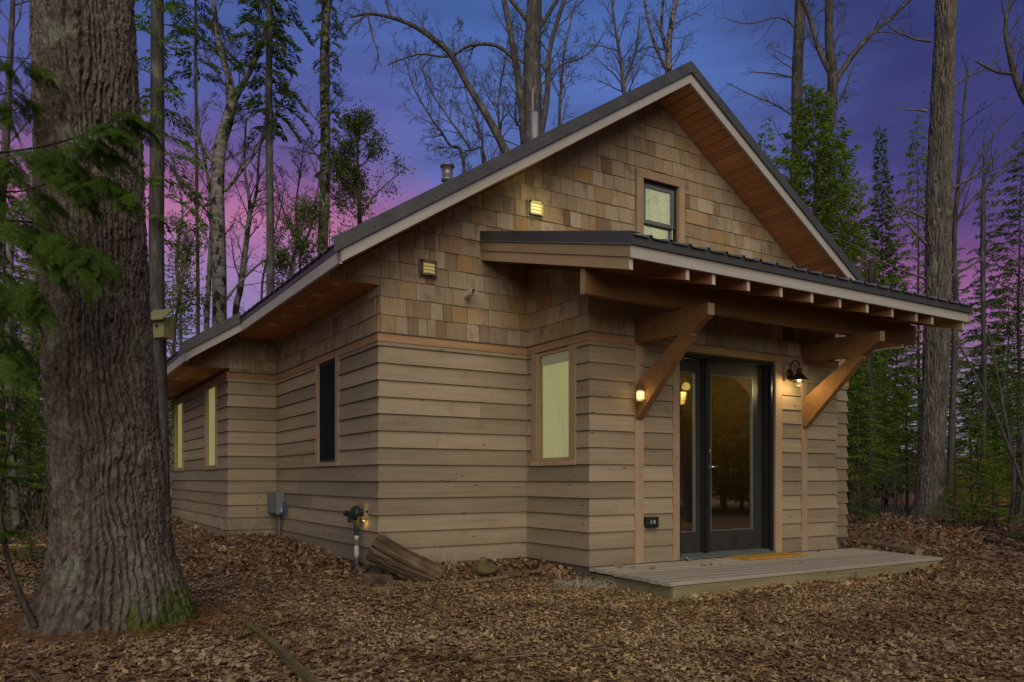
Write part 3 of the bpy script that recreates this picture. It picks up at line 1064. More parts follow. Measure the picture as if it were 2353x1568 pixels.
y = -0.58
while y < YB - 0.1:
    y1 = min(y + 0.92, YB)
    xe = RXL - 0.03 if y < YJ - 0.3 else -1.40
    if y < YJ < y1 and False:
        pass
    ribbed('roof_panel', xe, RX - 0.01, y, y1)
    ribbed('roof_panel', RXR + 0.03, RX + 0.01, y, y1)
    y = y1
# ridge cap
mb = MB()
for s in (-1, 1):
    mb.hexa([(RX, -0.60, roof_z(RX) + 0.262), (RX + s * 0.17, -0.60, roof_z(RX) + 0.262 - 0.17 * RM), (RX + s * 0.17, -0.60, roof_z(RX) + 0.252 - 0.17 * RM), (RX, -0.60, roof_z(RX) + 0.252),
             (RX, YB, roof_z(RX) + 0.262), (RX + s * 0.17, YB, roof_z(RX) + 0.262 - 0.17 * RM), (RX + s * 0.17, YB, roof_z(RX) + 0.252 - 0.17 * RM), (RX, YB, roof_z(RX) + 0.252)])
mb.build('ridge_cap', M['roof_metal'], roof)


def rake(xa, xb, y, lo, hi, t, name, mat, plumb=True):
    """board along the roof slope in the plane y, t thick"""
    mb = MB()
    za, zb_ = roof_z(xa), roof_z(xb)
    mb.hexa([(xa, y, za + lo), (xb, y, zb_ + lo), (xb, y, zb_ + hi), (xa, y, za + hi),
             (xa, y + t, za + lo), (xb, y + t, zb_ + lo), (xb, y + t, zb_ + hi), (xa, y + t, za + hi)])
    return mb.build(name, mat, roof)


def sloped_board(xa, xb, y, lo, hi, t, name, mat):
    """same, but with its own axes so that the grain runs along the slope"""
    s = 1 if xb > xa else -1
    ang = math.atan(RM) * s
    L = math.hypot(xb - xa, roof_z(xb) - roof_z(xa))
    mtx = Matrix.Translation((xa, y, roof_z(xa))) @ Matrix.Rotation(-math.atan2(roof_z(xb) - roof_z(xa), xb - xa), 4, 'Y')
    inv = mtx.inverted()
    mb = MB()
    pts = [(xa, y, roof_z(xa) + lo), (xb, y, roof_z(xb) + lo), (xb, y, roof_z(xb) + hi), (xa, y, roof_z(xa) + hi),
           (xa, y + t, roof_z(xa) + lo), (xb, y + t, roof_z(xb) + lo), (xb, y + t, roof_z(xb) + hi), (xa, y + t, roof_z(xa) + hi)]
    mb.hexa([inv @ Vector(p) for p in pts])
    return mb.build(name, mat, roof, mtx)


sloped_board(RXL, RX, -0.60, 0.0, 0.152, 0.035, 'rake_board', M['fascia_wood'])
sloped_board(RXR, RX, -0.60, 0.0, 0.152, 0.035, 'rake_board', M['fascia_wood'])
sloped_board(-1.37, RXL, 3.39, 0.0, 0.152, 0.035, 'rake_board', M['fascia_wood'])
# metal rake trim: face and a top flange, slightly flared at its lower end
for xa, xb, y in ((RXL - 0.05, RX, -0.618), (RXR + 0.05, RX, -0.618), (-1.41, RXL - 0.01, 3.372)):
    rake(xa, xb, y, 0.128, 0.268, 0.006, 'rake_trim', M['roof_metal'])
    rake(xa, xb, y + 0.006, 0.262, 0.268, 0.14, 'rake_trim', M['roof_metal'])
    rake(xa, xb, y - 0.012, 0.122, 0.134, 0.016, 'rake_trim', M['roof_metal'])
# screws on the rake trim
for x in (-0.3, 0.35, 1.0, 1.65, 2.3, 2.95, 3.6, 4.6, 5.4, 6.2, 7.0):
    MB().lathe([(0.0, -0.004), (0.008, -0.003), (0.009, 0.0)], (x, -0.619, roof_z(x) + 0.17), 8, 'y').build('screw', M['lamp_black'], roof)
# eave boards
for x, y0, y1 in ((RXL, -0.60, 3.39), (-1.37, 3.39, YB)):
    z = roof_z(x)
    wfm = wall_frame((x, y1, 0), (0, -1, 0))
    MB().box((0, 0, z), (y1 - y0, 0.035, z + 0.145)).build('eave_board', M['fascia_wood'], roof, wfm)
    MB().box((0, -0.008, z + 0.118), (y1 - y0 - 0.02, -0.001, z + 0.205)).build('drip_edge', M['roof_metal'], roof, wfm)
MB().box((RXR - 0.035, -0.6, roof_z(RXR)), (RXR, YB, roof_z(RXR) + 0.145)).build('eave_board', M['fascia_wood'], roof)
# soffit boards: short ones under the front rake, long ones under the eaves
for side in (0, 1):
    n = 42
    for i in range(n):
        a = RXL + 0.04 + (RX - RXL - 0.04) * i / n
        b2 = RXL + 0.04 + (RX - RXL - 0.04) * (i + 1) / n - 0.011
        if side:
            a, b2 = 2 * RX - a, 2 * RX - b2
        mb = MB()
        za, zb_ = roof_z(a), roof_z(b2)
        mb.hexa([(a, -0.564, za + 0.012), (b2, -0.564, zb_ + 0.012), (b2, -0.564, zb_ + 0.03), (a, -0.564, za + 0.03),
                 (a, -0.002, za + 0.012), (b2, -0.002, zb_ + 0.012), (b2, -0.002, zb_ + 0.03), (a, -0.002, za + 0.03)])
        mb.build('soffit_board', M['soffit_wood'], roof)
for i in range(7):
    a = -1.33 + 0.095 * i
    mb = MB()
    b2 = a + 0.09
    mb.hexa([(a, 3.426, roof_z(a) + 0.012), (b2, 3.426, roof_z(b2) + 0.012), (b2, 3.426, roof_z(b2) + 0.03), (a, 3.426, roof_z(a) + 0.03),
             (a, Y4 - 0.002, roof_z(a) + 0.012), (b2, Y4 - 0.002, roof_z(b2) + 0.012), (b2, Y4 - 0.002, roof_z(b2) + 0.03), (a, Y4 - 0.002, roof_z(a) + 0.03)])
    mb.build('soffit_board', M['soffit_wood'], roof)
for xa, xb, y0, y1, z in ((-0.619, -0.004, 0.006, Y4 - 0.004, 2.950), (-1.334, X5 - 0.04, Y4 + 0.006, Y6 + 0.1, 2.492)):
    n = 5
    for i in range(n):
        a = xa + (xb - xa) * i / n
        MB().box((a + 0.002, y0, z), (a + (xb - xa) / n - 0.002, y1, z + 0.016)).build('soffit_board', M['soffit_wood'], roof)
for x, z, ys in ((-0.40, 2.95, (0.20, 0.80, 1.44, 2.08, 2.74)), (-1.146, 2.492, (4.30, 4.96, 5.62, 6.29, 6.88, 7.42))):
    for y in ys:
        MB().lathe([(0.0, -0.006), (0.05, -0.006), (0.062, -0.004), (0.068, 0.001)], (x, y, z), 20).build('soffit_vent', M['soffit_vent_metal'], roof)
# stove pipe, vent cap and skylight kerb on the far slope
mb = MB()
mb.tube([(3.26, 2.0, 5.6), (3.26, 2.0, 6.35)], 0.054, 16)
mb.tube([(3.258, 2.05, 6.25), (3.255, 2.05, 6.72)], 0.012, 8)
mb.build('stove_pipe', M['pipe_white'], roof)
mb = MB()
mb.tube([(1.81, 2.0, 4.7), (1.81, 2.0, 5.04)], 0.05, 16)
mb.lathe([(0.05, 5.03), (0.088, 5.05), (0.088, 5.08), (0.075, 5.08), (0.075, 5.24), (0.10, 5.245), (0.10, 5.262), (0.0, 5.27)], (1.81, 2.0, 0), 20)
mb.build('roof_vent', M['flashing'], roof)
pz = roof_z(1.25) + 0.21
MB().hexa([(0.95, 2.0, pz - 0.19), (1.55, 2.0, pz + 0.19), (1.50, 2.0, pz + 0.27), (0.90, 2.0, pz - 0.11), (0.95, 2.7, pz - 0.19), (1.55, 2.7, pz + 0.19), (1.50, 2.7, pz + 0.27), (0.90, 2.7, pz - 0.11)]).build('skylight', M['flashing'], roof)

# --- porch roof
porch = bpy.data.objects.new('porch_roof', None)
link(porch, cabin)
PX0, PX1 = 1.20, 6.47
PS = 0.268


def pz_(y):            # underside of the porch deck
    return 2.800 + 0.095 + PS * (y + 2.60)


def pslab(x0, x1, y0, y1, lo, hi, name, mat):
    mb = MB()
    mb.hexa([(x0, y0, pz_(y0) + lo), (x1, y0, pz_(y0) + lo), (x1, y0, pz_(y0) + hi), (x0, y0, pz_(y0) + hi),
             (x0, y1, pz_(y1) + lo), (x1, y1, pz_(y1) + lo), (x1, y1, pz_(y1) + hi), (x0, y1, pz_(y1) + hi)])
    return mb.build(name, mat, porch)


def pale_end(o, axis=1, sign=-1, mat='fascia_wood'):
    """weathered end grain"""
    o.data.materials.append(M[mat])
    ps = o.data.polygons
    e = min(p.center[axis] * -sign for p in ps)
    for p in ps:
        if abs(p.center[axis] * -sign - e) < 1e-4:
            p.material_index = 1
    return o


n = 18
for i in range(n):
    ya = -2.565 + 2.56 * i / n
    yb = -2.565 + 2.56 * (i + 1) / n - 0.004
    pslab(PX0 + 0.04, PX1 - 0.04, ya, yb, 0.0, 0.018, 'ceiling_board', M['rafter_wood'])
RAFT = (1.253, 1.912, 2.239, 2.698, 3.162, 3.625, 4.075, 4.538, 4.99, 5.447, 5.763, 6.41)
for i, xr in enumerate(RAFT):
    pale_end(pslab(xr - 0.042, xr, -2.580 if 0 < i < 11 else -2.582, -0.004, -0.225 + 0.02, -0.002, 'rafter', M['rafter_wood'] if 0 < i < 11 else M['barge_wood']))
# front fascia, side barge boards, metal edge
MB().box((PX0 + 0.004, -2.612, pz_(-2.60) - 0.105), (PX1 - 0.03, -2.584, pz_(-2.60) + 0.012)).build('fascia', M['fascia_wood'], porch)
pslab(PX0 + 0.0, PX0 + 0.022, -2.61, -0.006, -0.098, 0.012, 'barge_board', M['barge_wood'])
pslab(PX1 - 0.022, PX1, -2.61, -0.006, -0.098, 0.012, 'barge_board', M['barge_wood'])
pslab(PX0 - 0.006, PX0, -2.628, -0.006, 0.010, 0.122, 'roof_trim', M['roof_metal'])
pslab(PX0, PX0 + 0.10, -2.628, -0.006, 0.116, 0.122, 'roof_trim', M['roof_metal'])
pslab(PX0 - 0.014, PX0 - 0.004, -2.628, -0.006, 0.004, 0.014, 'roof_trim', M['flashing'])
pslab(PX1, PX1 + 0.006, -2.628, -0.006, 0.010, 0.122, 'roof_trim', M['roof_metal'])
pf = pz_(-2.61)
MB().box((PX0 - 0.006, -2.632, pf + 0.012), (PX1 + 0.006, -2.626, pf + 0.095)).build('drip_edge', M['roof_metal'], porch)
MB().box((PX0 - 0.006, -2.640, pf + 0.004), (PX1 + 0.006, -2.622, pf + 0.014)).build('drip_edge', M['roof_metal'], porch)
# ribbed metal sheets, ribs running down to the front edge
x = PX0 + 0.01
while x < PX1 - 0.05:
    x1 = min(x + 0.91, PX1 - 0.005)
    prof = []
    xx = x
    while xx < x1 - 0.01:
        e = min(xx + 0.228, x1)
        prof += [(xx, 0.0), (min(xx + 0.16, e), 0.002), (min(xx + 0.178, e), 0.026), (min(xx + 0.196, e), 0.026), (min(xx + 0.214, e), 0.0)]
        xx = e
    prof.append((x1, 0.0))
    mb = MB()
    nn = len(prof)
    vs = []
    for h0 in (0.0, -0.004):
        for yy in (-2.655, -0.01):
            for a, h in prof:
                vs.append((a, yy, pz_(yy) + 0.092 + h + h0))
    fs = [(i, i + 1, nn + i + 1, nn + i) for i in range(nn - 1)] + [(2 * nn + i, 3 * nn + i, 3 * nn + i + 1, 2 * nn + i + 1) for i in range(nn - 1)]
    fs += [(i, 2 * nn + i, 2 * nn + i + 1, i + 1) for i in range(nn - 1)]
    mb.add(vs, fs)
    mb.build('roof_panel', M['flashing'], porch)
    x = x1 + 0.001
# the long beam on its two brackets
pale_end(MB().box((1.25, -1.912, 2.630), (6.525, -1.835, 2.872), 0.004).build('beam', M['beam_wood'], porch), 0, -1, 'barge_wood')
for xc in (2.476, 5.221):
    br = bpy.data.objects.new('bracket', None)
    link(br, cabin)
    br.location = (xc, Y3, 0)
    h = 0.046
    prof = [(-0.040, 2.385), (-0.865, 2.355), (-1.105, 2.500), (-1.105, 2.612), (-0.040, 2.624)]
    fm = Matrix(((0, 1, 0, 0), (1, 0, 0, 0), (0, 0, 1, 0), (0, 0, 0, 1)))
    mb = MB()
    mb.prism([(-h, y, z) for y, z in prof], (2 * h, 0, 0))
    pale_end(mb.build('arm', M['beam_wood'], br), 1, -1, 'barge_wood')
    prof = [(-0.043, 1.915), (-0.043, 1.590), (-0.075, 1.560), (-0.868, 2.335), (-0.870, 2.3545), (-0.705, 2.3605)]
    mb = MB()
    h2 = 0.043
    mb.prism([(-h2, y, z) for y, z in prof][::-1], (2 * h2, 0, 0))
    mb.build('brace', M['beam_wood'], br)

# --- door: fixed side panel and a hinged glazed leaf in a black frame
door = bpy.data.objects.new('door', None)
link(door, cabin)
YD = Y3 + 0.10
fr = MB()
fr.box((3.087, Y3 - 0.01, 0.03), (3.125, Y3 + 0.16, 2.343)).box((4.640, Y3 - 0.01, 0.03), (4.685, Y3 + 0.16, 2.343)).box((3.125, Y3 - 0.01, 2.30), (4.640, Y3 + 0.16, 2.343))
fr.box((3.575, Y3 + 0.045, 0.05), (3.610, Y3 + 0.16, 2.30)).box((3.545, Y3 + 0.075, 0.05), (3.575, Y3 + 0.16, 2.30)).box((3.610, Y3 + 0.06, 0.05), (3.645, Y3 + 0.16, 2.30))
fr.box((4.590, Y3 + 0.05, 0.05), (4.640, Y3 + 0.16, 2.30)).box((4.610, Y3 + 0.03, 0.05), (4.625, Y3 + 0.05, 2.30))
fr.build('door_frame', M['black_frame'], door)
sl = MB()
sl.box((3.087, Y3 - 0.045, 0.0), (4.685, Y3 + 0.16, 0.03)).box((3.125, Y3 + 0.02, 0.03), (4.64, Y3 + 0.055, 0.048)).box((3.125, Y3 + 0.075, 0.03), (4.64, Y3 + 0.16, 0.056))
sl.build('threshold', M['sill_metal'], door)


def leaf(x0, x1, g0, g1, z0, z1, gz0, gz1, name):
    e = bpy.data.objects.new(name, None)
    link(e, door)
    mb = MB()
    mb.box((x0, YD, z0), (g0, YD + 0.045, z1)).box((g1, YD, z0), (x1, YD + 0.045, z1))
    mb.box((g0, YD, z0), (g1, YD + 0.045, gz0)).box((g0, YD, gz1), (g1, YD + 0.045, z1))
    o = mb.build('stile', M['sash_dark'], e)
    b2 = MB()
    t = 0.013
    b2.box((g0, YD - 0.006, gz0), (g0 + t, YD + 0.02, gz1)).box((g1 - t, YD - 0.006, gz0), (g1, YD + 0.02, gz1))
    b2.box((g0 + t, YD - 0.006, gz0), (g1 - t, YD + 0.02, gz0 + t)).box((g0 + t, YD - 0.006, gz1 - t), (g1 - t, YD + 0.02, gz1))
    b2.build('glazing_bead', M['sill_metal'], e)
    MB().box((g0 + t, YD + 0.012, gz0 + t), (g1 - t, YD + 0.018, gz1 - t)).build('pane', M['glass'], e)
    return e


leaf(3.126, 3.544, 3.19, 3.462, 0.060, 2.298, 0.295, 2.148, 'side_panel')
dl = leaf(3.648, 4.588, 3.706, 4.430, 0.060, 2.298, 0.295, 2.148, 'door_leaf')
mb = MB()
mb.lathe([(0.0, -0.012), (0.026, -0.010), (0.028, 0.0)], (3.677, YD, 1.052), 16, 'y')
mb.tube([(3.677, YD - 0.008, 1.052), (3.677, YD - 0.05, 1.052)], 0.010, 10)
mb.tube([(3.672, YD - 0.052, 1.052), (3.72, YD - 0.055, 1.054), (3.79, YD - 0.05, 1.050)], [0.012, 0.010, 0.009], 10)
mb.build('handle', M['chrome'], dl)
MB().lathe([(0.0, -0.022), (0.014, -0.020), (0.027, -0.010), (0.029, 0.0)], (3.677, YD, 1.235), 16, 'y').build('deadbolt', M['chrome'], dl)
MB().box((3.655, YD - 0.012, 1.39), (3.672, YD, 1.48)).build('lock_plate', M['black_frame'], dl)

# room behind the glass
room = MB()
room.box((1.98, 0.95, 0.0), (5.74, 1.0, 2.6)).box((1.98, Y3 + 0.17, 2.5), (5.74, 0.95, 2.55)).box((1.98, Y3 + 0.17, 0.0), (2.02, 0.95, 2.5)).box((5.70, Y3 + 0.17, 0.0), (5.74, 0.95, 2.5))
room.build('room', M['interior'], cabin)
MB().box((2.02, Y3 + 0.17, -0.02), (5.70, 0.95, 0.02)).build('room_floor', M['interior_floor'], cabin)
sc_ = bpy.data.objects.new('wall_sconce', None)
link(sc_, cabin)
sc_.location = (4.86, 0.60, 2.06)
MB().lathe([(0.05, -0.07), (0.075, 0.02), (0.08, 0.10)], (0, 0, 0), 18).build('lamp_shade', M['sconce_glow'], sc_)
MB().box((-0.03, 0.02, -0.16), (0.03, 0.34, -0.10)).build('lamp_arm', M['lamp_black'], sc_)
MB().box((-0.12, 0.20, -0.95), (0.16, 0.345, -0.20)).build('picture_frame', M['lamp_black'], sc_)
pl = bpy.data.lights.new('sconce_bulb', 'POINT')
pl.energy = 20
pl.color = (1.0, 0.68, 0.26)
pl.shadow_soft_size = 0.06
po = link(bpy.data.objects.new('sconce_bulb', pl))
po.location = (4.80, 0.42, 2.22)

# ------------------------------------------------------------------ deck and the things fixed to or standing by the cabin
deck = thing('deck', 'low weathered plank deck in front of the glazed door', 'deck')
DX0, DX1 = 1.82, 6.20


def deck_z(y):
    return -0.008 - 0.026 * (y - Y3) / -1.22


npl = 9
for i in range(npl):
    ya = Y3 - 0.030 - 1.215 * i / npl
    yb = Y3 - 0.030 - 1.215 * (i + 1) / npl + 0.006
    zz = deck_z(ya)
    ext = R0.uniform(-0.012, 0.012)
    MB().box((DX0 + ext, yb, zz - 0.036), (DX1 + ext * 0.5, ya, zz), 0.005).build('plank', M['deck_wood'], deck)
yf = Y3 - 0.03 - 1.215
MB().box((DX0 + 0.04, yf + 0.012, -0.36), (DX1 - 0.06, yf + 0.048, deck_z(yf) - 0.037)).build('rim_board', M['rim_wood'], deck)
MB().box((DX0 + 0.04, yf + 0.05, -0.36), (DX0 + 0.078, Y3 - 0.05, deck_z(yf) - 0.037)).build('rim_board', M['rim_wood'], deck)
MB().box((DX1 - 0.10, yf + 0.05, -0.36), (DX1 - 0.062, Y3 - 0.05, deck_z(yf) - 0.037)).build('rim_board', M['rim_wood'], deck)

mb = MB()
mb.box((3.80, -1.60, deck_z(-1.6) + 0.004), (4.82, -1.27, deck_z(-1.3) + 0.020), 0.006)
tag(mb.build('doormat', M['coir']), 'ochre coir doormat on the deck in front of the door', 'doormat')

# wall lamp by the door
lamp = thing('wall_lamp', 'black barn wall lamp with wire cage glowing beside the door', 'lamp', (4.895, Y3, 2.21))
MB().box((-0.068, -0.072, -0.085), (0.068, -0.030, 0.10)).build('mounting_block', M['trim_post'], lamp)
MB().lathe([(0.0, -0.10), (0.045, -0.098), (0.062, -0.085), (0.066, -0.073)], (0, 0, 0.0), 20, 'y').build('backplate', M['lamp_black'], lamp)
mb = MB()
arc = [(0, -0.09, 0.0)]
for k in range(13):
    a = math.pi * k / 12
    arc.append((0, -0.155 + 0.062 * math.cos(a), 0.075 + 0.085 * math.sin(a)))
arc.append((0, -0.217, 0.02))
mb.tube(arc, 0.008, 8)
mb.build('arm', M['lamp_black'], lamp)
MB().lathe([(0.0, 0.055), (0.026, 0.05), (0.032, 0.02), (0.034, 0.0), (0.042, -0.01), (0.10, -0.075), (0.118, -0.088), (0.120, -0.094), (0.114, -0.092), (0.098, -0.078), (0.04, -0.014), (0.0, -0.012)], (0, -0.217, 0.0), 24).build('lamp_shade', M['lamp_black'], lamp)
mb = MB()
for k in range(4):
    a = math.pi * k / 4 + 0.3
    pts = [(0.075 * math.cos(a) * math.cos(t_), -0.217 + 0.075 * math.sin(a) * math.cos(t_), -0.088 - 0.075 * math.sin(t_)) for t_ in [math.pi * j / 10 for j in range(11)]]
    mb.tube(pts, 0.003, 6)
ring = [(0.068 * math.cos(2 * math.pi * j / 16), -0.217 + 0.068 * math.sin(2 * math.pi * j / 16), -0.122) for j in range(17)]
mb.tube(ring, 0.003, 6)
mb.build('cage', M['lamp_black'], lamp)
MB().lathe([(0.0, -0.106), (0.020, -0.100), (0.028, -0.082), (0.024, -0.058), (0.014, -0.036)], (0, -0.217, 0), 16).build('bulb', M['bulb'], lamp)
pl = bpy.data.lights.new('lamp_light', 'POINT')
pl.energy = 8.0
pl.color = (1.0, 0.72, 0.32)
pl.shadow_soft_size = 0.04
po = link(bpy.data.objects.new('lamp_light', pl))
po.location = (4.895, Y3 - 0.217, 2.21 - 0.150)

# small glowing lamp clipped to the left bracket
cn = thing('candle_lamp', 'small round amber night lamp on the nearer bracket brace', 'lamp', (2.425, -1.365, 1.80))
mb = MB()
mb.lathe([(0.0, -0.058), (0.032, -0.056), (0.042, -0.045), (0.043, 0.04), (0.036, 0.055), (0.0, 0.058)], (-0.032, 0, 0), 20)
mb.build('glass', M['candle_glow'], cn)
mb = MB()
mb.lathe([(0.044, -0.06), (0.046, -0.056), (0.046, -0.046), (0.044, -0.044)], (-0.032, 0, 0), 20)
mb.lathe([(0.044, 0.036), (0.045, 0.04), (0.04, 0.056), (0.0, 0.062)], (-0.032, 0, 0), 20)
mb.build('band', M['vent_tan'], cn)
pl = bpy.data.lights.new('candle_light', 'POINT')
pl.energy = 0.6
pl.color = (1.0, 0.65, 0.25)
pl.shadow_soft_size = 0.03
po = link(bpy.data.objects.new('candle_light', pl))
po.location = (2.32, -1.42, 1.80)

# louvred vents on the gable
def vent(x, z, label, lit, frame_mat):
    v = thing('wall_vent', label, 'vent', (x, -0.016, z), 0.0, 'louvred vents on the gable')
    mb = MB()
    mb.box((-0.105, -0.022, -0.10), (0.105, 0.0, 0.095))
    w2, h2 = 0.088, 0.080
    t2 = 0.018
    for q in (((-w2, -0.058, -h2), (-w2 + t2, -0.022, h2)), ((w2 - t2, -0.058, -h2), (w2, -0.022, h2)), ((-w2, -0.058, h2 - t2), (w2, -0.022, h2)), ((-w2, -0.058, -h2), (w2, -0.022, -h2 + t2))):
        mb.box(*q)
    # bowed lip at the foot
    n = 8
    pts = [(-w2 + 2 * w2 * k / n, -0.06 - 0.018 * math.sin(math.pi * k / n)) for k in range(n + 1)]
    mb.add([(a, b_, zz) for zz in (-h2, -h2 + 0.022) for a, b_ in pts] + [(a, -0.056, zz) for zz in (-h2, -h2 + 0.022) for a, b_ in pts],
           [(k, k + 1, n + 2 + k, n + 1 + k) for k in range(n)] + [(n + 1 + k, n + 2 + k, 3 * n + 4 + k, 3 * n + 3 + k) for k in range(n)])
    mb.build('frame', frame_mat, v)
    for k in range(3):
        za = -0.056 + 0.038 * k
        m2 = MB()
        m2.hexa([(-0.068, -0.056, za), (0.068, -0.056, za), (0.068, -0.052, za), (-0.068, -0.052, za),
                 (-0.068, -0.030, za + 0.038), (0.068, -0.030, za + 0.038), (0.068, -0.026, za + 0.036), (-0.068, -0.026, za + 0.036)])
        m2.build('louvre', lit, v)
    return v


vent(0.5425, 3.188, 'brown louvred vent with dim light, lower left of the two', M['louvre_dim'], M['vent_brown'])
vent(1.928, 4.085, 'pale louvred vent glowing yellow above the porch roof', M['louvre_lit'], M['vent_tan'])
pl = bpy.data.lights.new('vent_light', 'POINT')
pl.energy = 1.6
pl.color = (1.0, 0.86, 0.36)
pl.shadow_soft_size = 0.08
po = link(bpy.data.objects.new('vent_light', pl))
po.location = (1.928, -0.20, 4.085)

mb = MB()
r0, r1 = 0.036, 0.030
mb.tube([(1.018, 0.02, 2.945), (1.018, -0.10, 2.957), (1.018, -0.20, 2.972)], r0, 20, caps=False)
mb.tube([(1.018, -0.20, 2.972), (1.018, -0.02, 2.948)], r1, 20, caps=False)
ringv = []
for r in (r0, r1):
    for k in range(20):
        a = 2 * math.pi * k / 20
        ringv.append((1.018 + r * math.cos(a), -0.20 - 0.12 * r * math.sin(a), 2.972 + r * math.sin(a)))
mb.add(ringv, [(k, (k + 1) % 20, 20 + (k + 1) % 20, 20 + k) for k in range(20)])
tag(mb.build('vent_pipe', M['pvc']), 'cream plastic pipe stub poking out of the shingles', 'pipe')

ob = thing('outlet_box', 'black weatherproof outlet box low on the wall beside the door', 'outlet', (2.650, Y3 - 0.028, 0.443))
MB().box((-0.085, -0.052, -0.050), (0.085, 0.0, 0.055), 0.008).build('cover', M['outlet_black'], ob)
MB().box((-0.075, -0.058, -0.062), (0.075, -0.010, -0.050)).build('lip', M['outlet_black'], ob)
for dx in (-0.022, 0.018):
    MB().box((dx - 0.008, -0.056, -0.018), (dx + (0.004 if dx < 0 else 0.014), -0.051, 0.018)).build('socket', M['tape_white'], ob)

# meter box with its conduit and a dangling blue cable
mt = thing('meter_box', 'grey utility box on the side wall in the inside corner', 'utility box', (-0.03, 3.70, 0.56))
MB().box((-0.125, -0.20, -0.155), (0.0, 0.20, 0.16), 0.012).build('case', M['grey_box'], mt)
MB().box((-0.145, -0.19, -0.14), (-0.127, 0.19, 0.145), 0.012).build('lid', M['grey_box'], mt)
mb = MB()
mb.tube([(-0.045, -0.09, -0.155), (-0.045, -0.09, -0.45), (-0.05, -0.10, -0.66)], 0.022, 12)
mb.build('conduit', M['pipe_grey'], mt)
MB().box((-0.07, -0.30, -0.125), (-0.03, -0.202, -0.055), 0.006).build('junction', M['tape_white'], mt)
mb = MB()
mb.tube([(-0.03, -0.44, 0.12), (-0.04, -0.38, 0.03), (-0.045, -0.36, -0.06), (-0.05, -0.41, -0.14), (-0.05, -0.46, -0.17), (-0.03, -0.49, -0.10)], 0.006, 6)
mb.build('cable', M['pipe_grey'], mt)
mb = MB()
for k in range(5):
    a = k * 1.3
    mb.tube([(-0.05, -0.33 - 0.012 * k, 0.03), (-0.06 - 0.01 * math.sin(a), -0.34 - 0.014 * k, -0.06), (-0.055, -0.325 - 0.014 * k, -0.16 + 0.02 * math.sin(a))], 0.007, 6)
mb.build('wire_loop', M['blue_wire'], mt)
mb = MB()
mb.tube([(-0.10, 3.80, 0.02), (-0.32, 3.90, 0.015), (-0.55, 3.89, 0.00)], 0.048, 14)
tag(mb.build('drain_pipe', M['lamp_black']), 'black drain pipe on the ground under the grey utility box', 'pipe')

# gas regulator on its riser
gr = thing('gas_regulator', 'dark green gas regulator on a wrapped riser pipe by the cabin corner', 'gas regulator', (-0.13, 0.335, 0.0))
mb = MB()
mb.tube([(0, 0, -0.22), (0, 0, 0.27)], 0.021, 12)
mb.build('riser', M['pipe_grey'], gr)
mb = MB()
mb.tube([(0, 0, 0.06), (0.002, 0, 0.10), (-0.002, 0, 0.16), (0, 0, 0.19)], [0.024, 0.028, 0.025, 0.024], 12)
mb.tube([(0, 0, 0.25), (0, 0, 0.31)], 0.024, 12)
mb.build('tape', M['tape_white'], gr)
mb = MB()
mb.lathe([(0.022, 0.30), (0.03, 0.31), (0.022, 0.325), (0.026, 0.34), (0.026, 0.42), (0.018, 0.44)], (0, 0, 0), 12)
mb.lathe([(0.0, -0.05), (0.055, -0.045), (0.078, -0.012), (0.082, 0.0), (0.078, 0.012), (0.055, 0.045), (0.0, 0.05)], (0, 0.02, 0.545), 20, 'x')
mb.tube([(0, 0.05, 0.54), (0, 0.30, 0.53)], 0.022, 12)
mb.lathe([(0.0, 0.29), (0.034, 0.29), (0.034, 0.33), (0.0, 0.33)], (0, 0, 0.53), 12, 'y')
mb.box((-0.05, 0.05, 0.44), (0.05, 0.14, 0.54))
mb.tube([(0, -0.02, 0.55), (0.05, -0.06, 0.56), (0.10, -0.08, 0.56)], 0.018, 10)
mb.lathe([(0.0, 0.0), (0.035, 0.0), (0.035, 0.025), (0.0, 0.025)], (0.0, -0.07, 0.56), 12, 'x')
mb.build('valve_body', M['iron_green'], gr)
MB().box((0.055, -0.085, 0.485), (0.13, 0.115, 0.648)).build('wall_plate', M['trim_post'], gr)
MB().lathe([(0.0, 0.452), (0.008, 0.455), (0.010, 0.475), (0.0, 0.480)], (0.075, -0.02, 0), 10).build('added_glow', M['bulb'], gr)  # added amber glow under the plate; the regulator has no known lamp
pl = bpy.data.lights.new('added_glow_light', 'POINT')
pl.energy = 0.16
pl.color = (1.0, 0.66, 0.2)
pl.shadow_soft_size = 0.012
po = link(bpy.data.objects.new('added_glow_light', pl))
po.location = (-0.072, 0.315, 0.435)
mb = MB()
mb.tube([(0.03, -0.06, 0.50), (0.06, -0.07, 0.48), (0.09, -0.05, 0.475)], 0.012, 8)
mb.build('brass_fitting', M['yellow_timber'], gr)


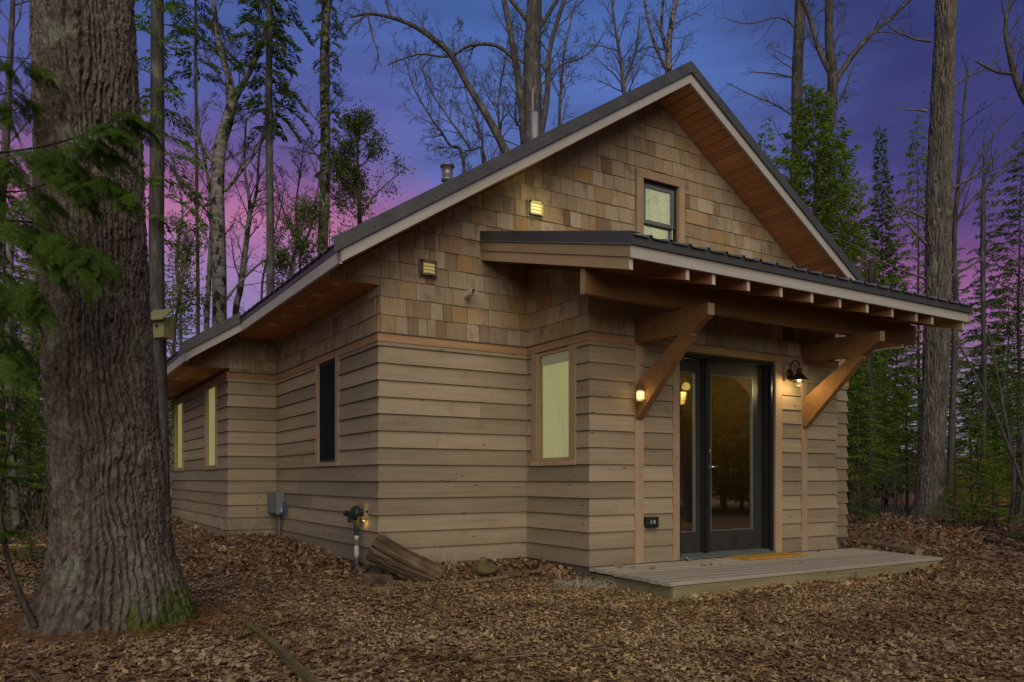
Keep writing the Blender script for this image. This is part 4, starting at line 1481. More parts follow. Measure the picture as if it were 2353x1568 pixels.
# ------------------------------------------------------------------ logs, stone and edging lying about
def rough_log(name, label, cat, p0, p1, r0, r1, mat, seed, seg=22, n=18, amp=0.12, squash=1.0, bend=0.02):
    rr = np.random.default_rng(seed)
    p0, p1 = Vector(p0), Vector(p1)
    t = (p1 - p0)
    L = t.length
    t.normalize()
    u = t.cross(Vector((0, 0, 1))).normalized()
    w = u.cross(t)
    th = np.linspace(0, 2 * np.pi, n, endpoint=False)
    base = rr.normal(0, 1, n)
    base = (base + np.roll(base, 1)) / 2
    b1, b2 = rr.uniform(0, 6, 2)
    rib = 1 + 0.8 * amp * rr.normal(0, 1, n)
    mb = MB()
    vs = []
    for i in range(seg + 1):
        f = i / seg
        c = p0 + t * (L * f) + u * (bend * math.sin(f * 4 + b1)) + w * (bend * math.sin(f * 3 + b2))
        base = base * 0.9 + rr.normal(0, 1, n) * 0.35
        r = (r0 + (r1 - r0) * f) * (1 + amp * np.tanh(base)) * rib
        for k in range(n):
            vs.append(c + u * float(r[k] * math.cos(th[k])) + w * float(r[k] * squash * math.sin(th[k])))
    fs = [(i * n + k, i * n + (k + 1) % n, (i + 1) * n + (k + 1) % n, (i + 1) * n + k) for i in range(seg) for k in range(n)]
    fs += [tuple(range(n))[::-1], tuple(seg * n + k for k in range(n))]
    mb.add([v - p0 for v in vs], fs)
    # grain runs along the local z
    mtx = Matrix.Translation(p0)
    q = t.to_track_quat('Z', 'Y').to_matrix().to_4x4()
    mb.v = [tuple(q.inverted() @ Vector(v)) for v in mb.v]
    o = mb.build(name, M[mat], None, mtx @ q)
    return tag(o, label, cat)


rough_log('log', 'thick split log leaning against the cabin corner', 'log', (0.40, -0.60, -0.10), (-0.20, -0.30, 0.25), 0.125, 0.145, 'log_bark', 1, 40, 44, amp=0.085)
rough_log('log_piece', 'short cut log half buried in leaves below the gas riser', 'log', (-0.42, -0.62, -0.085), (-0.12, -0.52, -0.085), 0.075, 0.075, 'log_bark', 2, 12, 18, 0.05)
rough_log('branch', 'thin bare branch flat on the leaves in front of the leaning log', 'branch', (-0.52, -1.05, -0.09), (1.05, -0.86, -0.085), 0.030, 0.018, 'old_wood', 3, 26, 10, 0.10, bend=0.03)
rough_log('mossy_branch', 'long mossy branch on the ground running to the near edge', 'branch', P(497, 1378, 6.55), P(735, 1590, 3.72), 0.022, 0.026, 'mossy_wood', 4, 70, 12, 0.26, bend=0.03)
rough_log('fallen_log', 'rotten log lying past the right end of the deck', 'log', P(1942, 1243, 13.0), P(2112, 1274, 10.75), 0.075, 0.055, 'old_wood', 5, 26, 14, 0.16, bend=0.03)
rough_log('fallen_log', 'grey log at the right edge, upper of two', 'log', P(2236, 1219, 14.4), P(2420, 1247, 12.2), 0.07, 0.07, 'log_bark', 6, 26, 14, 0.14, bend=0.03)
rough_log('fallen_log', 'dark log at the right edge, lower of two', 'log', P(2268, 1240, 12.6), P(2430, 1276, 10.4), 0.065, 0.06, 'log_bark', 7, 26, 14, 0.14, bend=0.03)
rough_log('landscape_timber', 'yellowish edging timber on the ground left of the big pine', 'timber', P(-60, 1262, 10.2), P(180, 1258, 10.6), 0.07, 0.07, 'yellow_timber', 8, 16, 8, 0.04)
rough_log('garden_edging', 'worn edging board in the leaves between rock and deck', 'edging', P(1150, 1322, 8.2), P(1350, 1296, 9.0), 0.025, 0.03, 'log_bark', 9, 16, 8, 0.05)
rough_log('stick', 'pale stick leaning on the leaves near the right log', 'stick', P(2155, 1262, 12.5), P(2255, 1212, 13.5), 0.018, 0.012, 'old_wood', 10, 12, 8, 0.1)
rough_log('stick', 'thin grey stick poking up beside the brown fern', 'stick', P(2060, 1246, 12.6), P(2120, 1206, 14.0), 0.016, 0.01, 'old_wood', 12, 12, 8, 0.1)

# rock
rr = np.random.default_rng(9)
bm_v, n_u, n_v = [], 22, 12
ph = rr.uniform(0, 6, 8)
for i in range(n_v + 1):
    for k in range(n_u):
        a, e = 2 * math.pi * k / n_u, math.pi * (i / n_v) - math.pi / 2
        d = 1 + 0.12 * math.sin(2 * a + ph[0]) + 0.10 * math.sin(3 * a + 2 * e + ph[1]) + 0.07 * math.sin(5 * a - 3 * e + ph[2])
        x, y_, z = math.cos(a) * math.cos(e) * 0.20 * d, math.sin(a) * math.cos(e) * 0.13 * d, math.sin(e) * (0.075 + 0.05 * math.cos(a - 2.4)) * d
        bm_v.append((x, y_, z))
mb = MB()
mb.add(bm_v, [(i * n_u + k, i * n_u + (k + 1) % n_u, (i + 1) * n_u + (k + 1) % n_u, (i + 1) * n_u + k) for i in range(n_v) for k in range(n_u)], True)
mb.v = [tuple(Matrix.Rotation(0.15, 3, 'Z') @ Vector(v) + Vector((1.00, -0.52, -0.045))) for v in mb.v]
tag(mb.build('rock', M['rock']), 'mossy brown rock on the leaves under the shingled gable wall', 'rock')

# birdhouse hung on the slim trunk (see trees), picnic table behind the pine
bh_p = P(372, 752, 9.35)
bh = thing('birdhouse', 'small greenish wooden birdhouse hung on a slim trunk', 'birdhouse', bh_p, rad(-50))
MB().hexa([(-0.095, -0.08, -0.135), (0.095, -0.08, -0.135), (0.095, 0.08, -0.135), (-0.095, 0.08, -0.135),
           (-0.105, -0.08, 0.09), (0.105, -0.08, 0.09), (0.105, 0.08, 0.13), (-0.105, 0.08, 0.13)]).build('box', M['green_board'], bh)
for k in range(3):
    za, zb_ = 0.055 + 0.045 * k, 0.115 + 0.045 * k
    ya, yb = -0.15 + 0.055 * k, -0.08 + 0.055 * k
    MB().hexa([(-0.15, ya, za), (0.15, ya, za), (0.15, yb, zb_), (-0.15, yb, zb_), (-0.15, ya - 0.004, za + 0.014), (0.15, ya - 0.004, za + 0.014), (0.15, yb, zb_ + 0.014), (-0.15, yb, zb_ + 0.014)]).build('roof_board', M['green_board'], bh)
MB().lathe([(0.0, -0.004), (0.02, -0.004), (0.02, 0.0)], (0, -0.082, 0.0), 14, 'y').build('entrance_hole', M['lamp_black'], bh)

pt = thing('picnic_table', 'dark painted picnic table in the trees behind the big pine', 'picnic table', P(118, 1100, 14.0) * 1.0, -YAW)
pt.location.z = float(gz(pt.location.x, pt.location.y))
for k in range(5):
    MB().box((-0.2, -0.36 + 0.145 * k, 0.70), (1.7, -0.225 + 0.145 * k, 0.74)).build('tabletop_board', M['dark_paint'], pt)
for s in (-1, 1):
    for k in range(2):
        MB().box((-0.75, s * 0.62 + 0.14 * k - 0.13, 0.40), (1.7, s * 0.62 + 0.14 * k, 0.44)).build('seat_board', M['dark_paint'], pt)
for x0 in (-0.1, 1.4):
    for s in (-1, 1):
        mb = MB()
        mb.hexa([(x0 - 0.45, s * 0.55, 0.0), (x0 - 0.30, s * 0.55, 0.0), (x0 + 0.12, s * 0.2, 0.70), (x0 - 0.03, s * 0.2, 0.70),
                 (x0 - 0.45, s * 0.55 + 0.05, 0.0), (x0 - 0.30, s * 0.55 + 0.05, 0.0), (x0 + 0.12, s * 0.2 + 0.05, 0.70), (x0 - 0.03, s * 0.2 + 0.05, 0.70)])
        mb.build('leg', M['dark_paint'], pt)
    MB().box((x0 - 0.2, -0.72, 0.33), (x0 - 0.12, 0.72, 0.40)).build('crossbar', M['dark_paint'], pt)

# neighbour's grey hut far off between pine and cabin
nb = thing('neighbour_hut', 'grey hut far off between the big pine and the cabin', 'hut', P(388, 1100, 34), -YAW + 0.3)
nb.location.z = float(gz(nb.location.x, nb.location.y)) - 0.1
MB().box((-2.6, -2, 0), (2.0, 2, 2.4)).build('wall', M['far_wall'], nb)
mb = MB()
mb.hexa([(-3.0, -2.4, 2.3), (2.4, -2.4, 2.3), (2.4, 0, 3.5), (-3.0, 0, 3.5), (-3.0, -2.4, 2.45), (2.4, -2.4, 2.45), (2.4, 0, 3.65), (-3.0, 0, 3.65)])
mb.hexa([(-3.0, 2.4, 2.3), (-3.0, 0, 3.5), (2.4, 0, 3.5), (2.4, 2.4, 2.3), (-3.0, 2.4, 2.45), (-3.0, 0, 3.65), (2.4, 0, 3.65), (2.4, 2.4, 2.45)])
mb.build('roof', M['far_roof'], nb)
for x0 in (-2.55, -0.4, 1.9):
    MB().box((x0, -2.3, 0), (x0 + 0.12, -2.18, 2.35)).build('post', M['white_paint'], nb)
MB().box((-1.5, -2.03, 0.9), (-0.7, -2.0, 1.9)).build('window', M['dark_screen'], nb)

# ------------------------------------------------------------------ trees
def seg_mesh(segs):
    """tapered prisms for (p0, p1, r0, r1) -> V, F (quads)"""
    A = np.array([s[0] for s in segs], dtype=float)
    B = np.array([s[1] for s in segs], dtype=float)
    ra = np.array([s[2] for s in segs])
    rb = np.array([s[3] for s in segs])
    Vs, Fs, base = [], [], 0
    big = np.maximum(ra, rb)
    for lo, hi, n in ((0.045, 9, 9), (0.014, 0.045, 5), (0, 0.014, 3)):
        m_ = (big >= lo) & (big < hi)
        if not m_.any():
            continue
        a, b_, r0, r1 = A[m_], B[m_], ra[m_], rb[m_]
        d = b_ - a
        d /= np.linalg.norm(d, axis=1, keepdims=True) + 1e-9
        up = np.where(np.abs(d[:, 2:3]) > 0.9, np.array([[1.0, 0, 0]]), np.array([[0, 0, 1.0]]))
        u = np.cross(d, up)
        u /= np.linalg.norm(u, axis=1, keepdims=True) + 1e-9
        w = np.cross(d, u)
        th = np.linspace(0, 2 * np.pi, n, endpoint=False)
        ring = u[:, None, :] * np.cos(th)[None, :, None] + w[:, None, :] * np.sin(th)[None, :, None]
        v = np.concatenate([a[:, None, :] + ring * r0[:, None, None], b_[:, None, :] + ring * r1[:, None, None]], 1)
        k = np.arange(n)
        f = np.stack([k, (k + 1) % n, n + (k + 1) % n, n + k], -1)
        F_ = f[None] + (np.arange(len(a)) * 2 * n)[:, None, None] + base
        Vs.append(v.reshape(-1, 3))
        Fs.append(F_.reshape(-1, 4))
        base += v.shape[0] * v.shape[1]
    return np.concatenate(Vs), np.concatenate(Fs)


def rvec(rr):
    return Vector((rr.gauss(0, 1), rr.gauss(0, 1), rr.gauss(0, 1)))


def grow(p, d, L, r, lv, rr, segs, tips, o):
    """a wandering limb that throws side limbs"""
    step = o['step'][lv]
    n = max(3, int(L / step))
    d = d.normalized()
    pts = [p]
    rs = [r]
    for i in range(n):
        d = (d + rvec(rr) * o['wander'][lv] + Vector((0, 0, o['up'][lv]))).normalized()
        p = p + d * (L / n)
        pts.append(p)
        rs.append(max(r * (1 - 0.82 * (i + 1) / n), 0.0035))
    for i in range(n):
        segs.append((tuple(pts[i]), tuple(pts[i + 1]), rs[i], rs[i + 1]))
    if lv < len(o['step']) - 1:
        kids(pts, rs, lv + 1, rr, segs, tips, o, L)
    else:
        tips.append((tuple(pts[-1]), tuple(d)))
        tips.append((tuple(pts[len(pts) // 2]), tuple(d)))


def kids(pts, rs, lv, rr, segs, tips, o, L, start=None):
    cnt = o['n'][lv]
    n = len(pts) - 1
    for c in range(cnt):
        f = (start if start is not None else o['from']) + (1 - (start if start is not None else o['from'])) * (c + rr.random()) / cnt
        f = min(f, 0.98)
        i = int(f * n)
        q = pts[i].lerp(pts[i + 1], f * n - i)
        t = (pts[i + 1] - pts[i]).normalized()
        side = t.cross(rvec(rr)).normalized()
        ang = rad(rr.uniform(*o['ang']))
        dd = t * math.cos(ang) + side * math.sin(ang)
        ll = L * o['len'][lv] * (1 - 0.55 * f) * rr.uniform(0.6, 1.25)
        grow(q, dd, ll, max(min(rs[i] * 0.5, 0.006 + ll * 0.013), 0.004), lv, rr, segs, tips, o)


BARE = {'step': [0.6, 0.35, 0.22, 0.16], 'wander': [0.05, 0.13, 0.17, 0.2], 'up': [0.02, 0.05, 0.04, 0.03], 'n': [0, 19, 9, 6], 'len': [1, 0.33, 0.42, 0.5], 'ang': (28, 62), 'from': 0.28}
BUSHY = dict(BARE, n=[0, 22, 10, 7])
SPARSE = dict(BARE, n=[0, 9, 5, 3])


def smooth_path(pts, rs, k=4):
    """Catmull-Rom through the given points"""
    out, ro = [], []
    P_ = [pts[0]] + list(pts) + [pts[-1]]
    R_ = [rs[0]] + list(rs) + [rs[-1]]
    for i in range(1, len(P_) - 2):
        for j in range(k):
            t = j / k
            p0, p1, p2, p3 = P_[i - 1], P_[i], P_[i + 1], P_[i + 2]
            out.append(0.5 * ((2 * p1) + (p2 - p0) * t + (2 * p0 - 5 * p1 + 4 * p2 - p3) * t * t + (3 * p1 - p0 - 3 * p2 + p3) * t ** 3))
            ro.append(R_[i] + (R_[i + 1] - R_[i]) * t)
    out.append(pts[-1])
    ro.append(rs[-1])
    return out, ro


def diamonds(pos, d, up, L, Wd, bend=0.15):
    """leaf or needle-spray faces: quads from pos along d"""
    d = d / (np.linalg.norm(d, axis=1, keepdims=True) + 1e-9)
    s = np.cross(d, up)
    s /= np.linalg.norm(s, axis=1, keepdims=True) + 1e-9
    nn = np.cross(s, d)
    mid = pos + d * (L * 0.45)[:, None] + nn * (L * bend * 0.5)[:, None]
    V = np.stack([pos, mid + s * (Wd / 2)[:, None], pos + d * L[:, None] - nn * (L * bend)[:, None], mid - s * (Wd / 2)[:, None]], 1)
    return V.reshape(-1, 3), np.arange(len(pos) * 4).reshape(-1, 4)


def conifer_data(seed, Hh, clear=0.1, spread=1.7, per_m=12, droop=0.35, e0=0.12, leafL=0.17, leafW=0.05, dens=24, shape=0.8, trunk_r=None, ragged=0.35, lean=None):
    """-> trunk segments, spray faces; base at the origin"""
    r = np.random.default_rng(seed)
    tr = trunk_r or 0.012 * Hh + 0.015
    nseg = 14
    zz = np.linspace(0, Hh, nseg + 1)
    wob = np.cumsum(r.normal(0, 0.02, (nseg + 1, 2)), 0)
    wob[0] = 0
    segs = [((wob[i, 0], wob[i, 1], zz[i]), (wob[i + 1, 0], wob[i + 1, 1], zz[i + 1]), max(tr * (1 - zz[i] / Hh), 0.006), max(tr * (1 - zz[i + 1] / Hh), 0.005)) for i in range(nseg)]
    nb = int(per_m * Hh * (1 - clear))
    POS, DIR, LL, WW = [], [], [], []
    for k in range(nb):
        t = (k + r.random()) / nb
        z = Hh * (clear + (1 - clear) * t)
        prof = (1 - t) ** shape
        if clear < 0.3:
            prof *= min(1.0, 0.55 + t * 4)
        L = max(0.12, spread * prof * r.uniform(1 - ragged, 1.08))
        a = k * 2.39996 + r.normal(0, 0.3)
        e = e0 + 0.5 * t + r.normal(0, 0.08)
        az = np.array([math.cos(a), math.sin(a), 0.0])
        cx_, cy_ = np.interp(z, zz, wob[:, 0]), np.interp(z, zz, wob[:, 1])
        b0 = np.array([cx_, cy_, z])
        dr = droop * r.uniform(0.6, 1.4)

        def at(s):
            s = np.asarray(s)
            return b0 + az * (s * L)[..., None] + np.array([0, 0, 1.0]) * ((e * s - dr * s * s) * L)[..., None]
        prev = at(0.0)
        for s in (0.35, 0.7, 1.0):
            q = at(s)
            segs.append((tuple(prev), tuple(q), 0.004 + 0.010 * L * (1.0 - s * 0.8), 0.003 + 0.006 * L * (1 - s)))
            prev = q
        n = max(4, int(L * dens))
        s = r.uniform(0.12 if L < 1 else 0.22, 1.0, n)
        p = at(s)
        side = np.array([-az[1], az[0], 0.0])
        sg = r.choice([-1.0, 1.0], n)
        wid = 0.30 * L * (1.02 - s) ** 0.6 * r.uniform(0.2, 1.0, n) + 0.02
        off = r.uniform(0, 1, n) * wid * sg
        p = p + side * off[:, None] + az * (np.abs(off) * 0.6)[:, None]
        p[:, 2] += -np.abs(off) * 0.25 + r.normal(0, 0.015, n)
        d = az[None] * r.uniform(0.5, 1.0, n)[:, None] + side[None] * (sg * r.uniform(0.2, 0.9, n))[:, None]
        d[:, 2] += -0.25 + r.normal(0, 0.25, n)
        POS.append(p)
        DIR.append(d)
        LL.append(leafL * r.uniform(0.6, 1.25, n))
        WW.append(leafW * r.uniform(0.6, 1.3, n))
    POS, DIR = np.concatenate(POS), np.concatenate(DIR)
    LL, WW = np.concatenate(LL), np.concatenate(WW)
    up = np.array([[0, 0, 0.8]]) + r.normal(0, 0.75, POS.shape)
    V, F = diamonds(POS, DIR, up, LL, WW)
    return segs, V, F


def mesh_from_segs(name, segs, mat, smooth=True):
    V, F = seg_mesh(segs)
    me = np_mesh(name, V, F, smooth)
    me.materials.append(M[mat])
    return me


def tree_thing(name, label, loc, trunk_me, crown_me, cat='tree', group=None, scale=1.0, rz=0.0):
    t = thing(name, label, cat, loc, rz, group)
    t.scale = (scale,) * 3 if not hasattr(scale, '__len__') else scale
    if trunk_me:
        link(bpy.data.objects.new('trunk', trunk_me), t)
    if crown_me:
        link(bpy.data.objects.new('crown', crown_me), t)
    return t


VAR = []
for i, kw in enumerate((
        dict(Hh=12, clear=0.16, spread=2.7, per_m=17, droop=0.35, dens=54, leafL=0.17, leafW=0.048, trunk_r=0.10),
        dict(Hh=12, clear=0.20, spread=2.3, per_m=16, droop=0.5, dens=52, leafL=0.16, leafW=0.044, ragged=0.5, trunk_r=0.09),
        dict(Hh=12, clear=0.03, spread=1.9, per_m=26, droop=0.1, e0=0.55, dens=80, leafL=0.15, leafW=0.046, shape=0.55, trunk_r=0.08),
        dict(Hh=12, clear=0.22, spread=1.8, per_m=13, droop=0.45, dens=64, leafL=0.15, leafW=0.04, ragged=0.6, shape=0.7, trunk_r=0.09),
        dict(Hh=12, clear=0.02, spread=1.25, per_m=24, droop=0.15, e0=0.3, dens=78, leafL=0.16, leafW=0.05, shape=0.85, trunk_r=0.07),
        dict(Hh=12, clear=0.17, spread=3.1, per_m=10, droop=0.3, e0=0.05, dens=74, leafL=0.16, leafW=0.044, ragged=0.6, trunk_r=0.09, shape=0.7),
        dict(Hh=3, clear=0.10, spread=1.0, per_m=26, droop=0.12, e0=0.2, dens=95, leafL=0.085, leafW=0.026, shape=0.9))):
    segs, V, F = conifer_data(100 + i, **kw)
    VAR.append((segs, V, F))
VAR[5], VAR[6] = VAR[6], VAR[5]


def variant(i, bark_, leaf):
    key = ('v', i, bark_, leaf)
    if key not in CACHE:
        segs, V, F = VAR[i]
        tm = mesh_from_segs('trunk', segs, bark_)
        cm = np_mesh('crown', V, F)
        cm.materials.append(M[leaf])
        CACHE[key] = (tm, cm)
    return CACHE[key]


CACHE = {}
VH = (12, 12, 12, 12, 12, 3, 12)


def conifer_at(x, w, top, var, leaf, label, name='conifer', bark_='bark_dark', group=None, rz=None, fat=1.0):
    p = P(x, 1100, w)
    g = float(gz(p.x, p.y))
    Hh = (1100 - top) * w / 1796.7 + CAM.z - g
    s = Hh / VH[var]
    tm, cm = variant(var, bark_, leaf)
    return tree_thing(name, label, (p.x, p.y, g - 0.02), tm, cm, 'tree', group, (s * fat, s * fat, s), R0.uniform(0, 6.28) if rz is None else rz)


# conifers, right of the cabin
conifer_at(1762, 23, 268, 1, 'needles_hemlock', 'green hemlock just over the right roof slope', 'hemlock')
conifer_at(1868, 21, 205, 2, 'needles_cedar', 'bushy light green cedar right of the roof, in front of bare forked tree', 'cedar', fat=1.25)
conifer_at(1925, 25, 330, 2, 'needles_cedar', 'lighter cedar between the bushy cedar and the narrow spire', 'cedar')
conifer_at(2036, 26, 295, 4, 'needles_dark', 'narrow dark spruce spire standing alone against violet sky', 'spruce')
conifer_at(1985, 24, 520, 6, 'needles_cedar', 'broad green conifer low beside the cabin corner', 'hemlock')
conifer_at(2112, 24, 262, 1, 'needles_cedar', 'thin ragged conifer just left of the large right pine', 'spruce', fat=0.85)
conifer_at(2262, 19, 328, 3, 'needles_dark', 'slim spruce right of the large pine, bare below', 'spruce', fat=0.55)
conifer_at(2345, 19, 300, 0, 'needles_dark', 'dense dark conifer cut by the right edge', 'spruce', fat=0.85)
conifer_at(2318, 27, 600, 0, 'needles_cedar', 'mid height conifer behind the slim spruce at right', 'hemlock')
conifer_at(2188, 27, 540, 6, 'needles_cedar', 'conifer directly behind the large right pine', 'hemlock')
conifer_at(2060, 21, 660, 6, 'needles_cedar', 'bushy conifer between cabin and large pine', 'hemlock', fat=1.15)
conifer_at(1972, 17, 770, 1, 'needles_cedar', 'young hemlock close against the cabin right wall', 'hemlock', fat=1.3)
conifer_at(2030, 18.5, 830, 1, 'needles_cedar', 'small bright hemlock left of the large right pine', 'hemlock', fat=1.4)
conifer_at(2085, 23, 780, 6, 'needles_hemlock', 'layered young conifer behind the small bright hemlock', 'hemlock', fat=1.1)
conifer_at(2290, 22, 760, 6, 'needles_cedar', 'full green conifer right of the large pine, lower half', 'hemlock', fat=1.1)
conifer_at(2238, 15.5, 950, 5, 'needles_fir', 'bright young fir right of the large pine trunk, taller', 'fir', fat=1.15)
conifer_at(2290, 14.2, 1045, 5, 'needles_fir', 'bright little fir sapling at the far right', 'fir', fat=1.5)
conifer_at(2197, 14.2, 1078, 5, 'needles_fir', 'tiny bright fir at the foot of the large right pine', 'fir', fat=1.4)
conifer_at(1990, 14.8, 1088, 5, 'needles_hemlock', 'low hemlock sapling by the cabin foot at right', 'hemlock', fat=1.5)
conifer_at(2360, 12.5, 1150, 5, 'needles_fir', 'low green sapling cut by the right edge near the logs', 'fir', fat=1.6)
# conifers, left
conifer_at(8, 13, 330, 1, 'needles_dark', 'dark conifer at the left edge behind the hemlock branches', 'hemlock')
conifer_at(95, 19, 470, 6, 'needles_hemlock', 'full green conifer just left of the big pine', 'hemlock', fat=1.2)
conifer_at(45, 16.5, 640, 6, 'needles_cedar', 'lighter young conifer left of the big pine near the ground', 'hemlock', fat=1.3)
conifer_at(-60, 12, 560, 6, 'needles_hemlock', 'green conifer cut by the left edge', 'hemlock')
conifer_at(128, 23, 420, 0, 'needles_dark', 'dark conifer behind the big pine', 'hemlock')
conifer_at(400, 30, 560, 1, 'needles_hemlock', 'green conifer between the big pine and the cabin eave', 'hemlock')
conifer_at(375, 20, 800, 0, 'needles_cedar', 'yellowish young conifer in the gap beside the big pine', 'hemlock', fat=1.2)
conifer_at(8, 10.5, 1175, 5, 'needles_hemlock', 'small hemlock sapling in front of the dark picnic table', 'hemlock', fat=1.5)
conifer_at(70, 9.2, 1205, 5, 'needles_hemlock', 'tiny hemlock seedling left of the big pine foot', 'hemlock', fat=2.2)

conifer_at(118, 15, 690, 0, 'needles_cedar', 'light green hemlock tucked against the left side of the big pine', 'hemlock', fat=1.4)
conifer_at(28, 20, 560, 6, 'needles_cedar', 'tall light green hemlock behind the mottled birch at left', 'hemlock', fat=1.2)
conifer_at(60, 13, 930, 5, 'needles_fir', 'bright green young fir above the dark picnic table', 'fir', fat=1.1)
conifer_at(1948, 20, 640, 0, 'needles_cedar', 'light green hemlock half hidden by the cabin right corner', 'hemlock', fat=1.2)
conifer_at(2085, 17.6, 905, 1, 'needles_fir', 'bright hemlock just left of the large right pine foot', 'hemlock', fat=1.6)
conifer_at(2235, 21, 800, 6, 'needles_cedar', 'light green layered hemlock right of the large pine', 'hemlock', fat=1.3)
conifer_at(2335, 17, 860, 0, 'needles_cedar', 'light green hemlock at the right edge behind the bare stems', 'hemlock', fat=1.5)

# far conifers beyond: one look, counted as individuals
k = 0
for i in range(60):
    w = R0.uniform(36, 78)
    a = R0.uniform(-0.75, 0.75)
    x = 1176.5 + 1796.7 * a
    p = P(x, 1100, w)
    hh = R0.uniform(6, 10.5) if w < 50 else R0.uniform(7.5, 12)
    g = float(gz(p.x, p.y))
    if abs(a) < 0.30 and w < 45:
        continue
    if 1990 < x < 2353 and w < 48:
        continue
    v = R0.choice((0, 0, 1, 2))
    tm, cm = variant(v, 'bark_dark', R0.choice(('needles_hemlock', 'needles_cedar', 'needles_hemlock')))
    tree_thing('conifer', 'conifer among the far dark woods beyond the cabin', (p.x, p.y, g - 0.05), tm, cm, 'tree', 'far conifers beyond the clearing', (hh / 12 * 1.25, hh / 12 * 1.25, hh / 12), R0.uniform(0, 6.28))

# woods on the near side of the clearing, seen only in the glass
for i in range(40):
    a = rad(-90 + 84 * (i + R0.uniform(-0.3, 0.3)) / 40)
    d = R0.uniform(14, 21)
    x_, y_ = 3.0 + d * math.cos(a) * 1.15, -3.5 + d * math.sin(a)
    if (Vector((x_, y_, 0)) - Vector((CAM.x, CAM.y, 0))).dot(FWD) > 3.0 and abs((Vector((x_, y_, 0)) - Vector((CAM.x, CAM.y, 0))).dot(RGT)) < 16:
        continue
    v = R0.choice((2, 2, 0))
    tm, cm = variant(v, 'bark_grey', R0.choice(('needles_hemlock', 'needles_cedar', 'needles_fir')))
    s = R0.uniform(0.5, 0.85)
    tree_thing('conifer', 'conifer on the near side of the clearing, mirrored in the door glass', (x_, y_, float(gz(x_, y_))), tm, cm, 'tree', 'conifers on the near side of the clearing', (s * 1.7, s * 1.7, s), R0.uniform(0, 6))


for i, (r_, w_, h_) in enumerate(((-8.0, -5.0, 11), (-5.5, -9.0, 11))):  # unseen conifers added behind the tripod to darken the left foreground
    p = CAM + FWD * w_ + RGT * r_
    tm, cm = variant((0, 1)[i % 2], 'bark_grey', 'needles_hemlock')
    tree_thing('conifer', 'unseen tall conifer added to shade the left foreground', (p.x, p.y, float(gz(p.x, p.y))), tm, cm, 'tree', 'added shade conifers', (h_ / 12 * 1.1, h_ / 12 * 1.1, h_ / 12), i * 1.3)


def bare_tree(name, label, trunk, w, mat='bark_thin', limbs=(), opt=BARE, seed=1, start=0.3, group=None, base=True, leaves=None, kidlen=None, topw=None):
    """trunk: [(x, y, radius)] as seen in the photograph at distance w"""
    rr = random.Random(seed)
    pts = [P(x, y, w) for x, y, r in trunk]
    rs = [r for x, y, r in trunk]
    if base:
        p0 = pts[0]
        g = float(gz(p0.x, p0.y))
        if p0.z > g + 0.3:
            k0 = pts[0] + (pts[0] - pts[1]) * 0.15
            pts = [Vector((k0.x, k0.y, g - 0.1))] + pts
            rs = [rs[0] * 1.12] + rs
    tp, tr = smooth_path(pts, rs, 5)
    segs = [(tuple(tp[i]), tuple(tp[i + 1]), tr[i], tr[i + 1]) for i in range(len(tp) - 1)]
    tips = []
    Lt = sum((tp[i + 1] - tp[i]).length for i in range(len(tp) - 1))
    kids(tp, tr, 1, rr, segs, tips, opt, kidlen or Lt * 0.8, start)
    for lm in limbs:
        lw = w
        lp = [P(x, y, lw) for x, y, r in lm]
        lr = [r for x, y, r in lm]
        lp, lr = smooth_path(lp, lr, 4)
        segs += [(tuple(lp[i]), tuple(lp[i + 1]), lr[i], lr[i + 1]) for i in range(len(lp) - 1)]
        LL_ = sum((lp[i + 1] - lp[i]).length for i in range(len(lp) - 1))
        kids(lp, lr, 2, rr, segs, tips, opt, LL_ * 1.0, 0.15)
    org = pts[0].copy()
    t = thing(name, label, 'tree', org, 0, group)
    thick = [s for s in segs if s[2] > 0.03]
    thin = [s for s in segs if s[2] <= 0.03]
    o_ = np.array(org)
    for nm, sg, mm in (('trunk', thick, mat), ('crown', thin, 'bark_twig')):
        if sg:
            V, F = seg_mesh(sg)
            me = np_mesh(nm, V - o_, F, True)
            me.materials.append(M[mm])
            link(bpy.data.objects.new(nm, me), t)
    if leaves:
        lr = np.random.default_rng(seed)
        n, size, mt_ = leaves
        tip = np.array([q[0] for q in tips])
        idx = lr.integers(0, len(tip), n)
        pos = tip[idx] + lr.normal(0, 0.11, (n, 3)) - o_
        d = lr.normal(0, 1, (n, 3)) + np.array([[0, 0, -0.5]])
        V, F = diamonds(pos, d, lr.normal(0, 1, (n, 3)), size * lr.uniform(0.6, 1.3, n), size * 0.45 * lr.uniform(0.6, 1.3, n))
        me = np_mesh('leaves', V, F)
        me.materials.append(M[mt_])
        link(bpy.data.objects.new('leaves', me), t)
    return t


# birches and bare trees on the left
bare_tree('birch', 'stout forked birch between the big pine and the roof', [(505, 770, .175), (504, 600, .17), (500, 450, .165), (506, 340, .155), (530, 250, .13), (526, 180, .09), (508, 120, .07), (495, 40, .05), (490, -60, .04)], 19,
          'bark_birch', [[(530, 245, .085), (560, 190, .07), (590, 130, .055), (618, 40, .04), (630, -60, .03)], [(498, 380, .08), (470, 345, .06), (445, 305, .05), (425, 270, .035)],
                         [(515, 440, .05), (550, 400, .04), (600, 330, .03), (650, 230, .02), (680, 150, .012)], [(512, 700, .035), (560, 640, .03), (620, 590, .022), (690, 560, .012)], [(508, 560, .04), (470, 480, .03), (430, 430, .02), (400, 400, .012)]], BUSHY, 21, 0.4, kidlen=5.0)
bare_tree('birch', 'thin pale birch stem close on the left of the stout birch', [(474, 790, .07), (480, 650, .066), (486, 520, .055), (480, 420, .045), (462, 330, .03), (455, 250, .02)], 19.6, 'bark_birch', [], BARE, 22, 0.4, kidlen=4.5)
